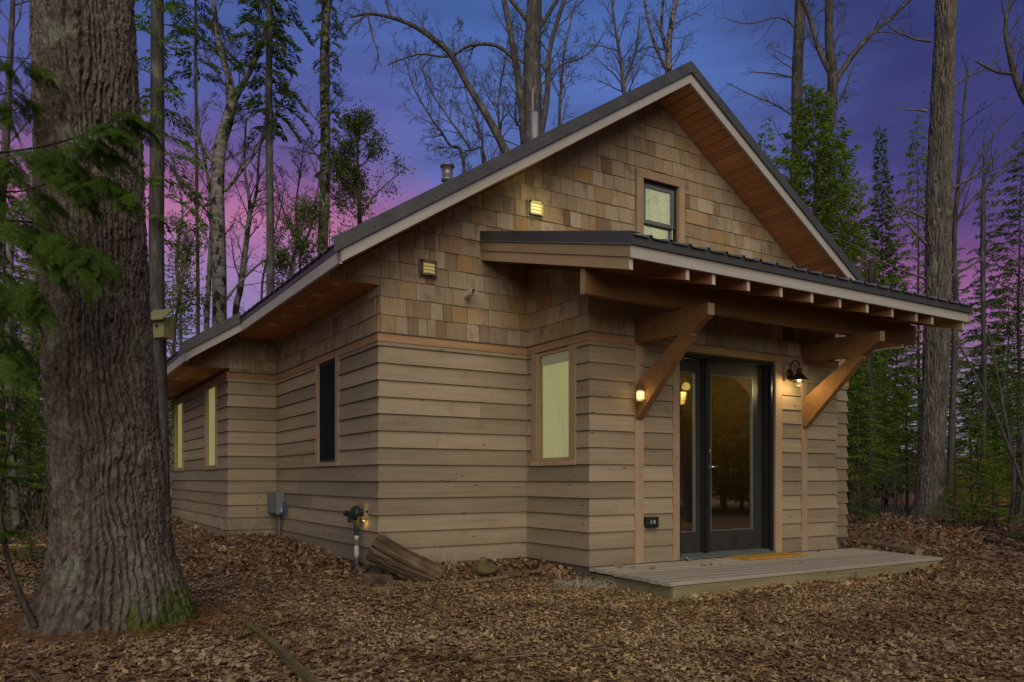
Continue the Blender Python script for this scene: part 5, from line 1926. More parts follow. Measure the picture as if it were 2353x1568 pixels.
bare_tree('birch', 'slender leaning birch right of the stout birch', [(540, 760, .085), (553, 660, .08), (568, 540, .065), (574, 470, .05), (562, 380, .035), (566, 270, .02)], 20, 'bark_birch', [[(572, 500, .05), (590, 440, .04), (596, 350, .028), (610, 280, .014)]], BUSHY, 23, 0.3, kidlen=4.5)
bare_tree('birch', 'tall birch with dark hanging foliage, left of the roof vent', [(741, 620, .135), (746, 450, .13), (748, 300, .125), (745, 160, .12), (750, 20, .11), (752, -120, .10)], 20, 'bark_birch', [], BARE, 24, 0.15, kidlen=5)
bare_tree('bare_tree', 'fan of bare saplings between tall birch and slim conifer trunk', [(690, 660, .04), (688, 560, .035), (680, 480, .028), (690, 400, .02), (700, 320, .012)], 21, 'bark_thin', [[(689, 600, .03), (720, 500, .022), (735, 400, .012)], [(688, 580, .03), (650, 480, .02), (630, 400, .012)]], BUSHY, 25, 0.2, kidlen=4.2)
bare_tree('bare_tree', 'thin bare sapling behind the leaning birch', [(600, 720, .035), (612, 600, .03), (640, 500, .02), (655, 420, .012)], 22, 'bark_thin', [], BARE, 26, 0.2, kidlen=4)
bare_tree('bare_tree', 'bare sapling with thin dark twigs left of the stout birch', [(415, 720, .04), (405, 600, .035), (420, 480, .025), (400, 380, .015)], 21, 'bark_thin', [[(408, 640, .03), (440, 560, .02), (470, 470, .012)]], BUSHY, 27, 0.2, kidlen=4)
bare_tree('leafy_tree', 'young tree with small green leaves above the eave', [(826, 560, .06), (826, 440, .055), (822, 360, .035), (824, 290, .015)], 22, 'bark_dark', [[(826, 500, .03), (870, 440, .022), (930, 390, .012)], [(826, 480, .03), (790, 420, .022), (765, 370, .012)]], BUSHY, 28, 0.12, leaves=(6500, 0.10, 'leaves_green'), kidlen=4)
bare_tree('leafy_tree', 'low leafy bush tree peeking over the left eave', [(665, 720, .05), (668, 620, .045), (690, 540, .03), (700, 490, .012)], 19.5, 'bark_dark', [[(668, 640, .025), (640, 590, .018), (620, 540, .01)], [(668, 620, .025), (720, 570, .018), (750, 530, .01)]], BUSHY, 29, 0.15, leaves=(4000, 0.085, 'leaves_green'), kidlen=3)
bare_tree('leafy_tree', 'sparse leafy tree just right of the big pine', [(400, 800, .04), (410, 700, .035), (425, 600, .02), (430, 540, .01)], 17.6, 'bark_dark', [[(405, 740, .02), (440, 690, .014), (455, 640, .01)]], BARE, 30, 0.1, leaves=(2200, 0.085, 'leaves_green'), kidlen=3)
bare_tree('bare_tree', 'bare tree with long arching twigs at the top left edge', [(-25, 900, .12), (-10, 600, .11), (10, 380, .09), (20, 200, .07), (30, 0, .05)], 18, 'bark_thin', [], BARE, 31, 0.3, kidlen=8)
bare_tree('birch', 'pale birch trunk left of the big pine', [(50, 1120, .13), (58, 900, .125), (66, 740, .12), (84, 560, .11), (88, 400, .10), (90, 200, .09)], 15.5, 'bark_birch', [], SPARSE, 32, 0.5, base=False, kidlen=5)
bare_tree('birch', 'thin mottled birch trunk at the far left edge', [(38, 1220, .07), (25, 1000, .065), (20, 800, .06), (24, 500, .05)], 12.5, 'bark_birch', [], SPARSE, 33, 0.6, base=False, kidlen=3)

# bare trees over the roof
bare_tree('bare_tree', 'thick bare trunk rising behind the stove pipe', [(1222, 420, .27), (1224, 250, .26), (1222, 140, .25), (1226, 40, .22), (1230, -80, .20)], 22, 'bark_thin',
          [[(1208, 330, .13), (1198, 230, .11), (1184, 140, .095), (1168, 50, .08), (1150, -40, .07)], [(1184, 138, .06), (1140, 105, .05), (1080, 105, .045), (1030, 130, .035), (960, 125, .025), (890, 150, .015)],
           [(1238, 330, .10), (1256, 230, .085), (1262, 120, .07), (1290, 20, .06), (1320, -60, .05)], [(1222, 60, .07), (1190, 20, .06), (1150, -30, .05)], [(1236, 70, .07), (1262, 30, .06), (1290, -20, .05)],
           [(1240, 200, .03), (1290, 150, .025), (1350, 125, .02), (1400, 60, .012)]], BARE, 41, 0.35, kidlen=6)
bare_tree('bare_tree', 'leaning bare tree arching left across blue sky', [(1240, 520, .12), (1164, 352, .11), (1120, 268, .10), (1075, 195, .085), (1035, 125, .075), (990, 85, .065), (940, 55, .055), (890, 38, .045), (845, 32, .038), (805, 40, .026)], 20.5, 'bark_thin',
          [[(845, 33, .03), (815, 55, .02), (790, 85, .012)], [(845, 33, .03), (855, 80, .022), (870, 130, .016), (860, 160, .01)], [(900, 40, .03), (890, 0, .025), (930, -30, .02)]], BARE, 42, 0.3, base=False, kidlen=3.2)
for i, (pts, s, lab) in enumerate((
        ([(1150, 400, .045), (1150, 320, .04), (1145, 240, .03), (1160, 140, .02), (1175, 60, .012)], 51, 'thin bare sapling crossing the leaning tree'),
        ([(1120, 420, .04), (1080, 340, .035), (1030, 270, .028), (985, 200, .02), (960, 130, .012)], 52, 'slim bare tree leaning left under the arching one'),
        ([(1070, 430, .05), (1030, 330, .04), (990, 270, .03), (950, 200, .022), (930, 130, .012)], 53, 'slim bare tree leaning left over the roof vent'),
        ([(1110, 400, .035), (1100, 300, .03), (1075, 230, .022), (1060, 150, .015), (1050, 60, .01)], 54, 'thin bare sapling right of the roof vent'),
        ([(1200, 380, .035), (1185, 280, .03), (1190, 180, .022), (1205, 90, .012)], 55, 'thin bare sapling just left of the thick trunk'),
        ([(1285, 330, .05), (1290, 200, .04), (1300, 100, .03), (1330, -20, .02)], 56, 'slim bare sapling just right of the thick trunk'))):
    bare_tree('bare_tree', lab, pts, 23 + i * 0.5, 'bark_thin', [], BUSHY, s, 0.15, kidlen=5)
bare_tree('bare_tree', 'forked bare tree directly behind the roof peak, left fork', [(1440, 330, .08), (1432, 200, .07), (1425, 130, .055), (1410, 40, .04), (1400, -60, .03)], 26, 'bark_thin', [[(1432, 200, .04), (1460, 120, .035), (1470, 40, .025)]], BUSHY, 57, 0.2, kidlen=6)
bare_tree('bare_tree', 'pale bare tree right behind the roof peak', [(1535, 300, .12), (1536, 160, .11), (1540, 70, .09), (1560, -20, .07)], 27, 'bark_birch', [[(1536, 170, .06), (1500, 90, .05), (1480, 0, .04)], [(1536, 140, .06), (1520, 60, .05), (1530, -40, .04)]], BARE, 58, 0.3, kidlen=6)
# right
bare_tree('bare_tree', 'straight grey trunk with level dead branches, right of the roof', [(1828, 480, .18), (1832, 330, .17), (1832, 180, .165), (1838, 40, .16), (1840, -100, .15)], 24, 'bark_thin',
          [[(1828, 270, .03), (1780, 240, .025), (1730, 220, .02), (1670, 190, .012)], [(1830, 180, .03), (1780, 170, .025), (1720, 165, .015)], [(1834, 70, .03), (1790, 40, .025), (1720, 55, .018), (1660, 40, .012)], [(1830, 300, .03), (1880, 260, .02), (1930, 230, .012)]], BARE, 61, 0.1, kidlen=5.5)
bare_tree('bare_tree', 'bare forked tree with a long limb reaching right', [(1885, 420, .15), (1905, 290, .15), (1914, 190, .145), (1905, 80, .12), (1908, -60, .10)], 22.5, 'bark_thin',
          [[(1912, 200, .09), (1950, 140, .08), (2000, 80, .065), (2050, 40, .05), (2110, -20, .035)], [(1908, 170, .08), (1880, 110, .07), (1860, 40, .06), (1830, -30, .05)], [(1905, 270, .03), (1940, 210, .025), (1960, 150, .015)]], BARE, 62, 0.35, kidlen=5)
bare_tree('bare_tree', 'thin crooked trunk beside the large right pine', [(2180, 1190, .07), (2190, 900, .065), (2196, 700, .06), (2192, 560, .05), (2200, 440, .045), (2212, 280, .03), (2225, 150, .02)], 16.8, 'bark_thin', [[(2196, 470, .03), (2230, 400, .028), (2270, 330, .024), (2320, 260, .012)], [(2190, 520, .03), (2240, 450, .025), (2300, 400, .02), (2370, 350, .012)]], SPARSE, 63, 0.3, base=False, kidlen=4.5)
bare_tree('bare_tree', 'pale thin trunk further right of the large pine', [(2258, 1170, .06), (2262, 900, .055), (2258, 640, .05), (2258, 500, .045), (2262, 360, .03)], 18.5, 'bark_thin', [], SPARSE, 64, 0.4, base=False, kidlen=3)
bare_tree('dead_tree', 'dead stem leaning diagonally down to the right edge', [(2192, 770, .016), (2240, 860, .019), (2290, 960, .022), (2335, 1070, .025), (2385, 1210, .028)], 13.5, 'bark_thin', [], dict(SPARSE, ang=(60, 100)), 65, 0.1, base=False, kidlen=3)
bare_tree('bare_tree', 'bare crown hanging in from the top right corner', [(2440, 420, .10), (2385, 280, .08), (2345, 210, .06), (2325, 150, .05), (2310, 60, .035), (2330, -30, .02)], 15, 'bark_thin', [[(2330, 170, .035), (2290, 165, .028), (2240, 140, .015)], [(2400, 330, .04), (2330, 360, .03), (2270, 420, .015)]], SPARSE, 66, 0.3, base=False, kidlen=4)
bare_tree('bare_tree', 'grey double stem at the lower right edge', [(2322, 1205, .04), (2330, 1080, .036), (2310, 960, .028), (2290, 850, .02), (2270, 760, .012)], 14, 'bark_thin', [[(2340, 1200, .035), (2352, 1100, .03), (2350, 1000, .024), (2380, 880, .016)]], SPARSE, 67, 0.3, base=False, kidlen=3)
bare_tree('bare_tree', 'dark slim trunk by the cabin right wall', [(1998, 1225, .09), (2002, 1000, .085), (1998, 800, .08), (2004, 600, .07)], 18, 'bark_dark', [], SPARSE, 68, 0.4, base=False, kidlen=3)


# slim conifers whose trunks show: custom crowns
def tall_conifer(name, label, trunk, w, crown_from, spread, seed, leaf='needles_dark', mat='bark_grey', per_m=13, droop=0.6, leafL=0.11, leafW=0.028, dens=110, e0=0.1, shape=0.25, extra=2.5):
    pts = [P(x, y, w) for x, y, r in trunk]
    rs = [r for x, y, r in trunk]
    g = float(gz(pts[0].x, pts[0].y))
    if pts[0].z > g + 0.2:
        pts = [Vector((pts[0].x, pts[0].y, g - 0.1))] + pts
        rs = [rs[0] * 1.1] + rs
    tp, tr = smooth_path(pts, rs, 5)
    segs = [(tuple(tp[i]), tuple(tp[i + 1]), tr[i], tr[i + 1]) for i in range(len(tp) - 1)]
    z0 = (1100.1 - crown_from) / 1796.7 * w + CAM.z
    top = tp[-1]
    Hh = top.z - z0 + extra
    sg, V, F = conifer_data(seed, Hh, 0.0, spread, per_m, droop, e0, leafL, leafW, dens, shape, 0.02, 0.55)
    zc = [p.z for p in tp]
    base = Vector((float(np.interp(z0, zc, [p.x for p in tp])), float(np.interp(z0, zc, [p.y for p in tp])), z0))
    bshift = np.array(base)
    bw = [(tuple(np.array(s[0]) + bshift), tuple(np.array(s[1]) + bshift), s[2], s[3]) for s in sg[14:]]
    org = pts[0].copy()
    t = thing(name, label, 'tree', org)
    me = np_mesh('trunk', *(lambda a: (a[0] - np.array(org), a[1]))(seg_mesh(segs)), True)
    me.materials.append(M[mat])
    link(bpy.data.objects.new('trunk', me), t)
    Vb, Fb = seg_mesh(bw)
    me = np_mesh('crown', np.concatenate([V + bshift, Vb]) - np.array(org), np.concatenate([F, Fb + len(V)]))
    me.materials.append(M[leaf])
    me.materials.append(M['bark_twig'])
    me.polygons.foreach_set('material_index', np.concatenate([np.zeros(len(F)), np.ones(len(Fb))]).astype(np.int32))
    link(bpy.data.objects.new('crown', me), t)
    return t


tall_conifer('hemlock', 'slim hemlock carrying the birdhouse right behind the big pine', [(372, 1200, .11), (366, 900, .10), (360, 600, .092), (362, 300, .085), (362, 0, .075), (362, -300, .06)], 9.65, 560, 0.75, 71, 'needles_hemlock', 'bark_thin', 10, 0.55, 0.085, 0.022, 190)
tall_conifer('pine', 'straight slim trunk with dark drooping top, centre left', [(622, 760, .10), (621, 500, .092), (618, 250, .085), (620, 0, .075), (620, -250, .05)], 19, 300, 1.05, 72, 'needles_dark', 'bark_thin', 12, 0.75, 0.13, 0.036, 190)
tall_conifer('hemlock', 'dark conifer top hanging in above the stout birch', [(455, 700, .05), (452, 400, .045), (450, 100, .04), (450, -250, .03)], 21.5, 175, 1.5, 73, 'needles_dark', 'bark_dark', 8, 0.6, 0.13, 0.035, 170)
tall_conifer('vine_growth', 'dark foliage draped on the tall birch left of the roof vent', [(757, 600, .012), (756, 300, .012), (757, 0, .012), (757, -80, .01)], 19.8, 430, 0.42, 74, 'needles_dark', 'bark_dark', 11, 0.9, 0.11, 0.03, 170, e0=0.0, shape=0.05, extra=1.0)

for i, (x_, y_, h_) in enumerate(((8.6, -7.4, 11), (10.8, -9.0, 12), (9.2, -11.0, 12), (12.0, -7.0, 11))):
    rr = random.Random(500 + i)
    p0 = Vector((x_, y_, float(gz(x_, y_)) - 0.1))
    tp = [p0 + Vector((0.25 * math.sin(j * 1.1 + i), 0.25 * math.cos(j * 0.9 + i), h_ * j / 8)) for j in range(9)]
    tr = [0.13 * (1 - j / 9) + 0.01 for j in range(9)]
    segs, tips = [(tuple(tp[j]), tuple(tp[j + 1]), tr[j], tr[j + 1]) for j in range(8)], []
    kids(tp, tr, 1, rr, segs, tips, BUSHY, 6.0, 0.25)
    tt = thing('bare_tree', 'bare tree on the near side of the clearing, mirrored in the gable window', 'tree', p0, 0, 'bare trees on the near side of the clearing')
    for nm, sg in (('trunk', segs[:8]), ('crown', segs[8:])):
        V, F = seg_mesh(sg)
        me = np_mesh(nm, V - np.array(p0), F, True)
        me.materials.append(M['bark_thin'])
        link(bpy.data.objects.new(nm, me), tt)

# ------------------------------------------------------------------ the two big pines with furrowed bark
def hash2(i, j, s):
    h = (i.astype(np.int64) * 374761393 + j.astype(np.int64) * 668265263 + s * 974711) & 0x7fffffff
    h = (h ^ (h >> 13)) * 1274126177 & 0x7fffffff
    return ((h ^ (h >> 16)) & 0xffff) / 65535.0


def vnoise(x, y, s):
    i, j = np.floor(x).astype(np.int64), np.floor(y).astype(np.int64)
    fx, fy = x - i, y - j
    fx, fy = fx * fx * (3 - 2 * fx), fy * fy * (3 - 2 * fy)
    return (hash2(i, j, s) * (1 - fx) + hash2(i + 1, j, s) * fx) * (1 - fy) + (hash2(i, j + 1, s) * (1 - fx) + hash2(i + 1, j + 1, s) * fx) * fy


def plates(u, v, nu, s):
    """bark plates: distance between the two nearest cell seeds; u wraps after nu cells"""
    i, j = np.floor(u).astype(np.int64), np.floor(v).astype(np.int64)
    f1 = np.full(u.shape, 9.0)
    f2 = np.full(u.shape, 9.0)
    idc = np.zeros(u.shape)
    for di in (-1, 0, 1):
        for dj in (-1, 0, 1):
            ci, cj = i + di, j + dj
            wi = np.mod(ci, nu)
            px = ci + 0.15 + 0.7 * hash2(wi, cj, s)
            py = cj + 0.1 + 0.8 * hash2(wi, cj, s + 7)
            d = np.hypot((u - px), (v - py))
            new = d < f1
            f2 = np.where(new, f1, np.minimum(f2, d))
            idc = np.where(new, hash2(wi, cj, s + 13), idc)
            f1 = np.where(new, d, f1)
    return f2 - f1, idc


def big_trunk(label, org, prof, zs, nth, cell, depth, mat, seed, root=0.0, rootdirs=()):
    """prof: (z, centre offset along RGT, radius)"""
    prof = np.array(prof)
    th = np.linspace(0, 2 * np.pi, nth, endpoint=False)
    TH, ZZ = np.meshgrid(th, zs)
    Rr = np.interp(ZZ, prof[:, 0], prof[:, 2])
    cx_ = np.interp(ZZ, prof[:, 0], prof[:, 1])
    nu = int(2 * np.pi * np.median(prof[:, 2]) / cell[0])
    rm = float(np.median(prof[:, 2]))
    u = TH / (2 * np.pi) * nu
    v = ZZ / cell[1]
    wx = 1.1 * (vnoise(TH * rm / 0.09, ZZ / 0.20, seed) - 0.5) + 0.8 * (vnoise(TH * rm / 0.04, ZZ / 0.09, seed + 2) - 0.5)
    wx = wx * np.minimum(1, np.minimum(TH, 2 * np.pi - TH) / 0.3)
    wx = wx * 1.0
    wy = vnoise(TH * rm / 0.1 + 31, ZZ / 0.12, seed + 1) - 0.5
    U = u * cell[0]
    # long furrows that wander, meet and part; each ridge is broken into plates
    wq = (1.9 * (vnoise(U / 0.13, ZZ / 0.42, seed + 40) - 0.5) + 0.75 * (vnoise(U / 0.05, ZZ / 0.15, seed + 41) - 0.5) + 0.35 * (vnoise(U / 0.02, ZZ / 0.045, seed + 42) - 0.5)) * np.minimum(1, np.minimum(TH, 2 * np.pi - TH) / 0.3)
    q_ = u + wq
    a_ = np.abs(q_ - np.round(q_))
    wf = 0.12 + 0.26 * vnoise(U / 0.05, ZZ / 0.13, seed + 31) ** 1.5
    groove = sstep(a_, 0.0, wf)
    rid = np.mod(np.floor(q_).astype(np.int64), 4096)
    vv = ZZ / cell[1] + 5 * hash2(rid, rid * 0, seed + 32) + 0.5 * (vnoise(U / 0.03, ZZ / 0.06, seed + 33) - 0.5) + 0.8 * (a_ - 0.25)
    b_ = np.abs(vv - np.round(vv))
    crack = sstep(b_, 0.0, 0.06)
    pid = hash2(rid, np.floor(vv).astype(np.int64), seed + 34)
    h = groove * (0.62 + 0.38 * crack) * (0.80 + 0.38 * pid)
    h = h + (0.3 + 0.7 * groove) * (0.30 * (vnoise(U / 0.014, ZZ / 0.03, seed + 5) - 0.5) + 0.34 * (vnoise(U / 0.006, ZZ / 0.011, seed + 6) - 0.5))
    Rr = Rr + depth * (h - 0.85)
    Rr = Rr * (0.975 + 0.018 * np.sin(TH * 3 + 1) + 0.012 * np.sin(TH * 5 + ZZ))
    for a, amt, wd in rootdirs:
        dth = np.abs((TH - (a - np.pi / 2) + np.pi) % (2 * np.pi) - np.pi)
        Rr = Rr + amt * np.exp(-(dth / wd) ** 2) * np.clip(1 - (ZZ + 0.15) / 0.75, 0, 1) ** 2
    # angle 0 points along RGT
    x = cx_ + Rr * np.cos(TH + np.pi / 2)
    y = Rr * np.sin(TH + np.pi / 2)
    V = np.stack([x * RGT.x + y * FWD.x, x * RGT.y + y * FWD.y, ZZ], -1).reshape(-1, 3)
    nz = len(zs)
    q = (np.arange(nz - 1)[:, None] * nth + np.arange(nth)[None]).ravel()
    q2 = (np.arange(nz - 1)[:, None] * nth + (np.arange(nth)[None] + 1) % nth).ravel()
    F = np.stack([q, q2, q2 + nth, q + nth], -1)
    t = thing('pine_tree', label, 'tree', org)
    me = np_mesh('trunk', V, F, True)
    me.materials.append(M[mat])
    link(bpy.data.objects.new('trunk', me), t)
    return t


o1 = P(970, 1100.1, 5.5)
px0 = P(255, 1100.1, 5.5)
org1 = Vector((px0.x, px0.y, 0))
k_ = 5.5 / 1796.7
prof1 = []
for y_, xl, xr in ((1500, 30, 480), (1440, 58, 458), (1400, 78, 447), (1370, 92, 436), (1330, 108, 420), (1290, 118, 406), (1240, 122, 394), (1150, 124, 382), (1050, 120, 372), (900, 112, 358), (750, 107, 345), (600, 101, 337), (450, 95, 330), (200, 88, 318), (0, 82, 305), (-500, 70, 280), (-1100, 75, 250)):
    prof1.append(((1100.1 - y_) * k_ + CAM.z, ((xl + xr) / 2 - 255) * k_, (xr - xl) / 2 * k_ * 0.935))
zs1 = np.concatenate([np.linspace(-0.4, 4.5, 720), np.linspace(4.53, 7.5, 60)])
pine1 = big_trunk('huge old pine trunk with furrowed bark and a mossy foot, left foreground', org1, prof1, zs1, 470, (0.046, 0.17), 0.046, 'bark_pine', 3, rootdirs=((-0.1, 0.04, 0.25), (-0.8, 0.09, 0.22), (-1.6, 0.06, 0.25), (-2.4, 0.03, 0.25)))
px1 = P(2140, 1100.1, 16.3)
org2 = Vector((px1.x, px1.y, 0))
k2_ = 16.3 / 1796.7
prof2 = []
for y_, xl, xr in ((1215, 2070, 2192), (1185, 2094, 2178), (1150, 2102, 2172), (1050, 2110, 2170), (900, 2118, 2178), (700, 2124, 2184), (500, 2126, 2186), (300, 2134, 2190), (100, 2146, 2194), (0, 2150, 2197), (-200, 2154, 2195)):
    prof2.append(((1100.1 - y_) * k2_ + CAM.z, ((xl + xr) / 2 - 2140) * k2_, (xr - xl) / 2 * k2_ * 0.90))
pine2 = big_trunk('large straight pine trunk standing right of the cabin', org2, prof2, np.linspace(-0.3, 12.2, 420), 260, (0.060, 0.24), 0.05, 'bark_grey', 8, rootdirs=((0.3, 0.15, 0.4), (-0.9, 0.18, 0.4), (3.0, 0.15, 0.4)))
rr = random.Random(77)
for x0, y0, dx, up_, L in ((2178, 440, 1, 0.55, 2.6), (2125, 640, -1, 0.35, 2.2), (2125, 500, -1, 0.1, 0.9), (2130, 255, -1, 0.05, 0.7), (2175, 640, 1, 0.3, 1.8), (2140, 95, -1, 0.2, 1.5), (2185, 200, 1, 0.5, 1.9), (2120, 760, -1, -0.3, 1.2), (2128, 560, -1, 0.6, 2.0)):
    segs = []
    p = P(x0, y0, 16.2)
    grow(p, RGT * dx + Vector((0, 0, up_)) - FWD * 0.2, L, 0.03, 1, rr, segs, [], SPARSE)
    me = mesh_from_segs('dead_branch', [((Vector(a) - org2)[:], (Vector(b_) - org2)[:], c_, d_) for a, b_, c_, d_ in segs], 'bark_grey')
    link(bpy.data.objects.new('dead_branch', me), pine2)

# ------------------------------------------------------------------ near hemlock reaching in from the left
def spray_mesh(seed):
    r = np.random.default_rng(seed)
    L = 0.46
    POS, DIR, sg = [], [], []

    def twig(p0, d, ln, rad_):
        p1 = p0 + d * ln + np.array([0, 0, -0.12 * ln])
        sg.append((tuple(p0), tuple(p1), rad_, rad_ * 0.5))
        n = int(ln / 0.0082)
        s = np.linspace(0.05, 1, n)
        p = p0 + (p1 - p0) * s[:, None]
        side = np.array([-d[1], d[0], 0.0])
        for q in (-1, 1):
            POS.append(p)
            DIR.append(d[None] * 0.55 + side[None] * q * r.uniform(0.7, 1.1, n)[:, None] + np.array([[0, 0, 1]]) * r.normal(0, 0.18, n)[:, None])
    d0 = np.array([1.0, 0, 0])
    m_ = 15
    pp = np.array([0.0, 0, 0])
    for k in range(m_):
        f = (k + 0.5) / m_
        q = pp + d0 * L * f + np.array([0, 0, -0.20 * L * f * f])
        for sd in (-1, 1):
            ln = 0.17 * (1 - f) ** 0.7 * r.uniform(0.6, 1.1) + 0.02
            a = rad(48 + r.normal(0, 9)) * sd
            d = np.array([math.cos(a), math.sin(a), r.normal(-0.1, 0.1)])
            twig(q, d / np.linalg.norm(d), ln, 0.0016)
            if ln > 0.09:
                for s2 in (-1, 1):
                    a2 = a + s2 * rad(40)
                    d2 = np.array([math.cos(a2), math.sin(a2), -0.1])
                    twig(q + d * ln * r.uniform(0.3, 0.6), d2 / np.linalg.norm(d2), ln * 0.5, 0.0012)
    twig(pp, d0, L, 0.003)
    POS, DIR = np.concatenate(POS), np.concatenate(DIR)
    n = len(POS)
    V, F = diamonds(POS, DIR, np.array([[0, 0, 1.0]]) + r.normal(0, 0.3, (n, 3)), r.uniform(0.016, 0.027, n), r.uniform(0.005, 0.0072, n))
    me = np_mesh('spray', V, F)
    me.materials.append(M['needles_near'])
    return me


SPR = [spray_mesh(200 + i) for i in range(3)]
hb = P(-240, 1100, 4.9)
heml = thing('hemlock', 'hemlock at the left edge reaching feathery green branches across the big pine', 'tree', (hb.x, hb.y, float(gz(hb.x, hb.y)) - 0.05))
tp, tr = smooth_path([Vector((0, 0, 0)), Vector((0.02, 0.03, 1.5)), Vector((0.0, 0.05, 3.2)), Vector((0.05, 0, 5.5))], [0.075, 0.06, 0.045, 0.02], 5)
segs = [(tuple(tp[i]), tuple(tp[i + 1]), tr[i], tr[i + 1]) for i in range(len(tp) - 1)]
hl = heml.location
rr = random.Random(4)
spr_list = []
for pts, r0_, cnt, rng_l in (
        ([(-235, 370, 4.85), (-100, 352, 4.75), (0, 350, 4.65), (110, 333, 4.55), (200, 305, 4.5), (275, 268, 4.5)], 0.014, 44, (0.38, 0.75)),
        ([(-235, 520, 4.85), (-80, 500, 4.6), (20, 505, 4.5), (120, 520, 4.45), (215, 560, 4.4)], 0.012, 32, (0.45, 0.85)),
        ([(-235, 440, 4.85), (-80, 430, 4.7), (40, 440, 4.6), (150, 410, 4.55), (235, 405, 4.5)], 0.010, 26, (0.4, 0.75)),
        ([(-235, 250, 4.85), (-90, 230, 4.9), (-20, 222, 4.9), (40, 205, 4.95)], 0.010, 12, (0.3, 0.5)),
        ([(-235, 130, 4.85), (-90, 120, 4.9), (0, 130, 4.9), (70, 135, 4.95)], 0.009, 8, (0.25, 0.42)),
        ([(-235, 660, 4.85), (-80, 620, 4.6), (0, 610, 4.5), (70, 640, 4.5)], 0.010, 20, (0.45, 0.8)),
        ([(-235, 820, 4.85), (-80, 760, 4.6), (0, 760, 4.5), (40, 790, 4.5)], 0.008, 14, (0.4, 0.7))):
    bp, brd = smooth_path([P(x, y, w) - hl for x, y, w in pts], [r0_ * (1 - 0.75 * i / (len(pts) - 1)) for i in range(len(pts))], 5)
    bme = mesh_from_segs('branch', [(tuple(bp[i]), tuple(bp[i + 1]), brd[i], brd[i + 1]) for i in range(len(bp) - 1)], 'bark_dark')
    link(bpy.data.objects.new('branch', bme), heml)
    n = len(bp) - 1
    nlet = max(3, cnt // 3)
    for c in range(nlet):
        f = 0.30 + 0.70 * (c + 0.2 + 0.6 * rr.random()) / nlet
        i = min(int(f * n), n - 1)
        q = bp[i].lerp(bp[i + 1], f * n - i)
        t = (bp[i + 1] - bp[i]).normalized()
        ll = rr.uniform(*rng_l) * 0.62 * (1.15 - 0.5 * f)
        d = (t * rr.uniform(0.5, 0.9) - FWD * rr.uniform(-0.35, 0.55) + Vector((0, 0, rr.uniform(-0.75, -0.15)))).normalized()
        lp = [q]
        for j in range(5):
            d = (d + Vector((0, 0, -0.09)) + rvec(rr) * 0.05).normalized()
            lp.append(lp[-1] + d * ll / 5)
        lm = mesh_from_segs('branchlet', [(tuple(lp[j]), tuple(lp[j + 1]), 0.004 - 0.0006 * j, 0.0034 - 0.0006 * j) for j in range(5)], 'bark_dark')
        link(bpy.data.objects.new('branchlet', lm), heml)
        for g in range(7):
            ff = 0.10 + 0.90 * g / 6
            j = min(int(ff * 5), 4)
            p_ = lp[j].lerp(lp[j + 1], ff * 5 - j)
            t2 = (lp[j + 1] - lp[j]).normalized()
            side = t2.cross(Vector((0, 0, 1))).normalized() * (1 if g % 2 else -1)
            xa = (t2 * (0.75 if g < 6 else 1.0) + side * (rr.uniform(0.5, 1.0) if g < 6 else 0.0) + Vector((0, 0, rr.uniform(-0.45, 0.0)))).normalized()
            ya = Vector((0, 0, 1)).cross(xa).normalized()
            za = xa.cross(ya)
            o = bpy.data.objects.new('spray', SPR[rr.randrange(3)])
            link(o, heml)
            o.matrix_local = Matrix.Translation(p_) @ Matrix(((xa.x, ya.x, za.x, 0), (xa.y, ya.y, za.y, 0), (xa.z, ya.z, za.z, 0), (0, 0, 0, 1))) @ Matrix.Rotation(rr.uniform(-0.6, 0.6), 4, 'X') @ Matrix.Scale(rr.uniform(0.30, 0.55) * (1.1 - 0.35 * ff), 4)
me = mesh_from_segs('trunk', segs, 'bark_dark')
link(bpy.data.objects.new('trunk', me), heml)

# thin bent sapling stem at the lower left, with a few sprays
sp0 = P(78, 1432, 5.0)
sap = thing('sapling', 'thin dark bent sapling stem left of the big pine foot', 'sapling', sp0)
tp, tr = smooth_path([P(x, y, 5.0) - sp0 for x, y in ((80, 1440), (60, 1395), (35, 1340), (15, 1270), (2, 1200), (0, 1120), (22, 1010), (42, 900), (46, 860))], [0.022, 0.021, 0.019, 0.017, 0.015, 0.013, 0.010, 0.007, 0.004], 4)
V, F = seg_mesh([(tuple(tp[i]), tuple(tp[i + 1]), tr[i], tr[i + 1]) for i in range(len(tp) - 1)])
me = np_mesh('stem', V, F, True)
me.materials.append(M['bark_dark'])
link(bpy.data.objects.new('stem', me), sap)
for c in range(16):
    f = rr.uniform(0.3, 0.98)
    i = int(f * (len(tp) - 1))
    a = rr.uniform(0, 6.28)
    o = bpy.data.objects.new('spray', SPR[c % 3])
    link(o, sap)
    xa = Vector((math.cos(a), math.sin(a), rr.uniform(-0.3, 0.15))).normalized()
    ya = Vector((0, 0, 1)).cross(xa).normalized()
    za = xa.cross(ya)
    o.matrix_local = Matrix.Translation(tp[i]) @ Matrix(((xa.x, ya.x, za.x, 0), (xa.y, ya.y, za.y, 0), (xa.z, ya.z, za.z, 0), (0, 0, 0, 1))) @ Matrix.Scale(rr.uniform(0.35, 0.7), 4)

# ------------------------------------------------------------------ leaf litter and undergrowth
def inside_house(x, y):
    a = (x > -0.02) & (x < X8 + 0.02) & (y > -0.02) & (y < Y6 + 0.1)
    b_ = (x > X5 - 0.02) & (x < X8) & (y > Y4 - 0.02) & (y < Y6 + 0.1)
    c_ = (x > X2 - 0.02) & (x < X7 + 0.02) & (y > Y3 - 0.02) & (y < 0.1)
    d_ = (x > DX0 + 0.02) & (x < DX1 - 0.02) & (y > yf + 0.03) & (y < Y3 + 0.1)
    return a | b_ | c_ | d_


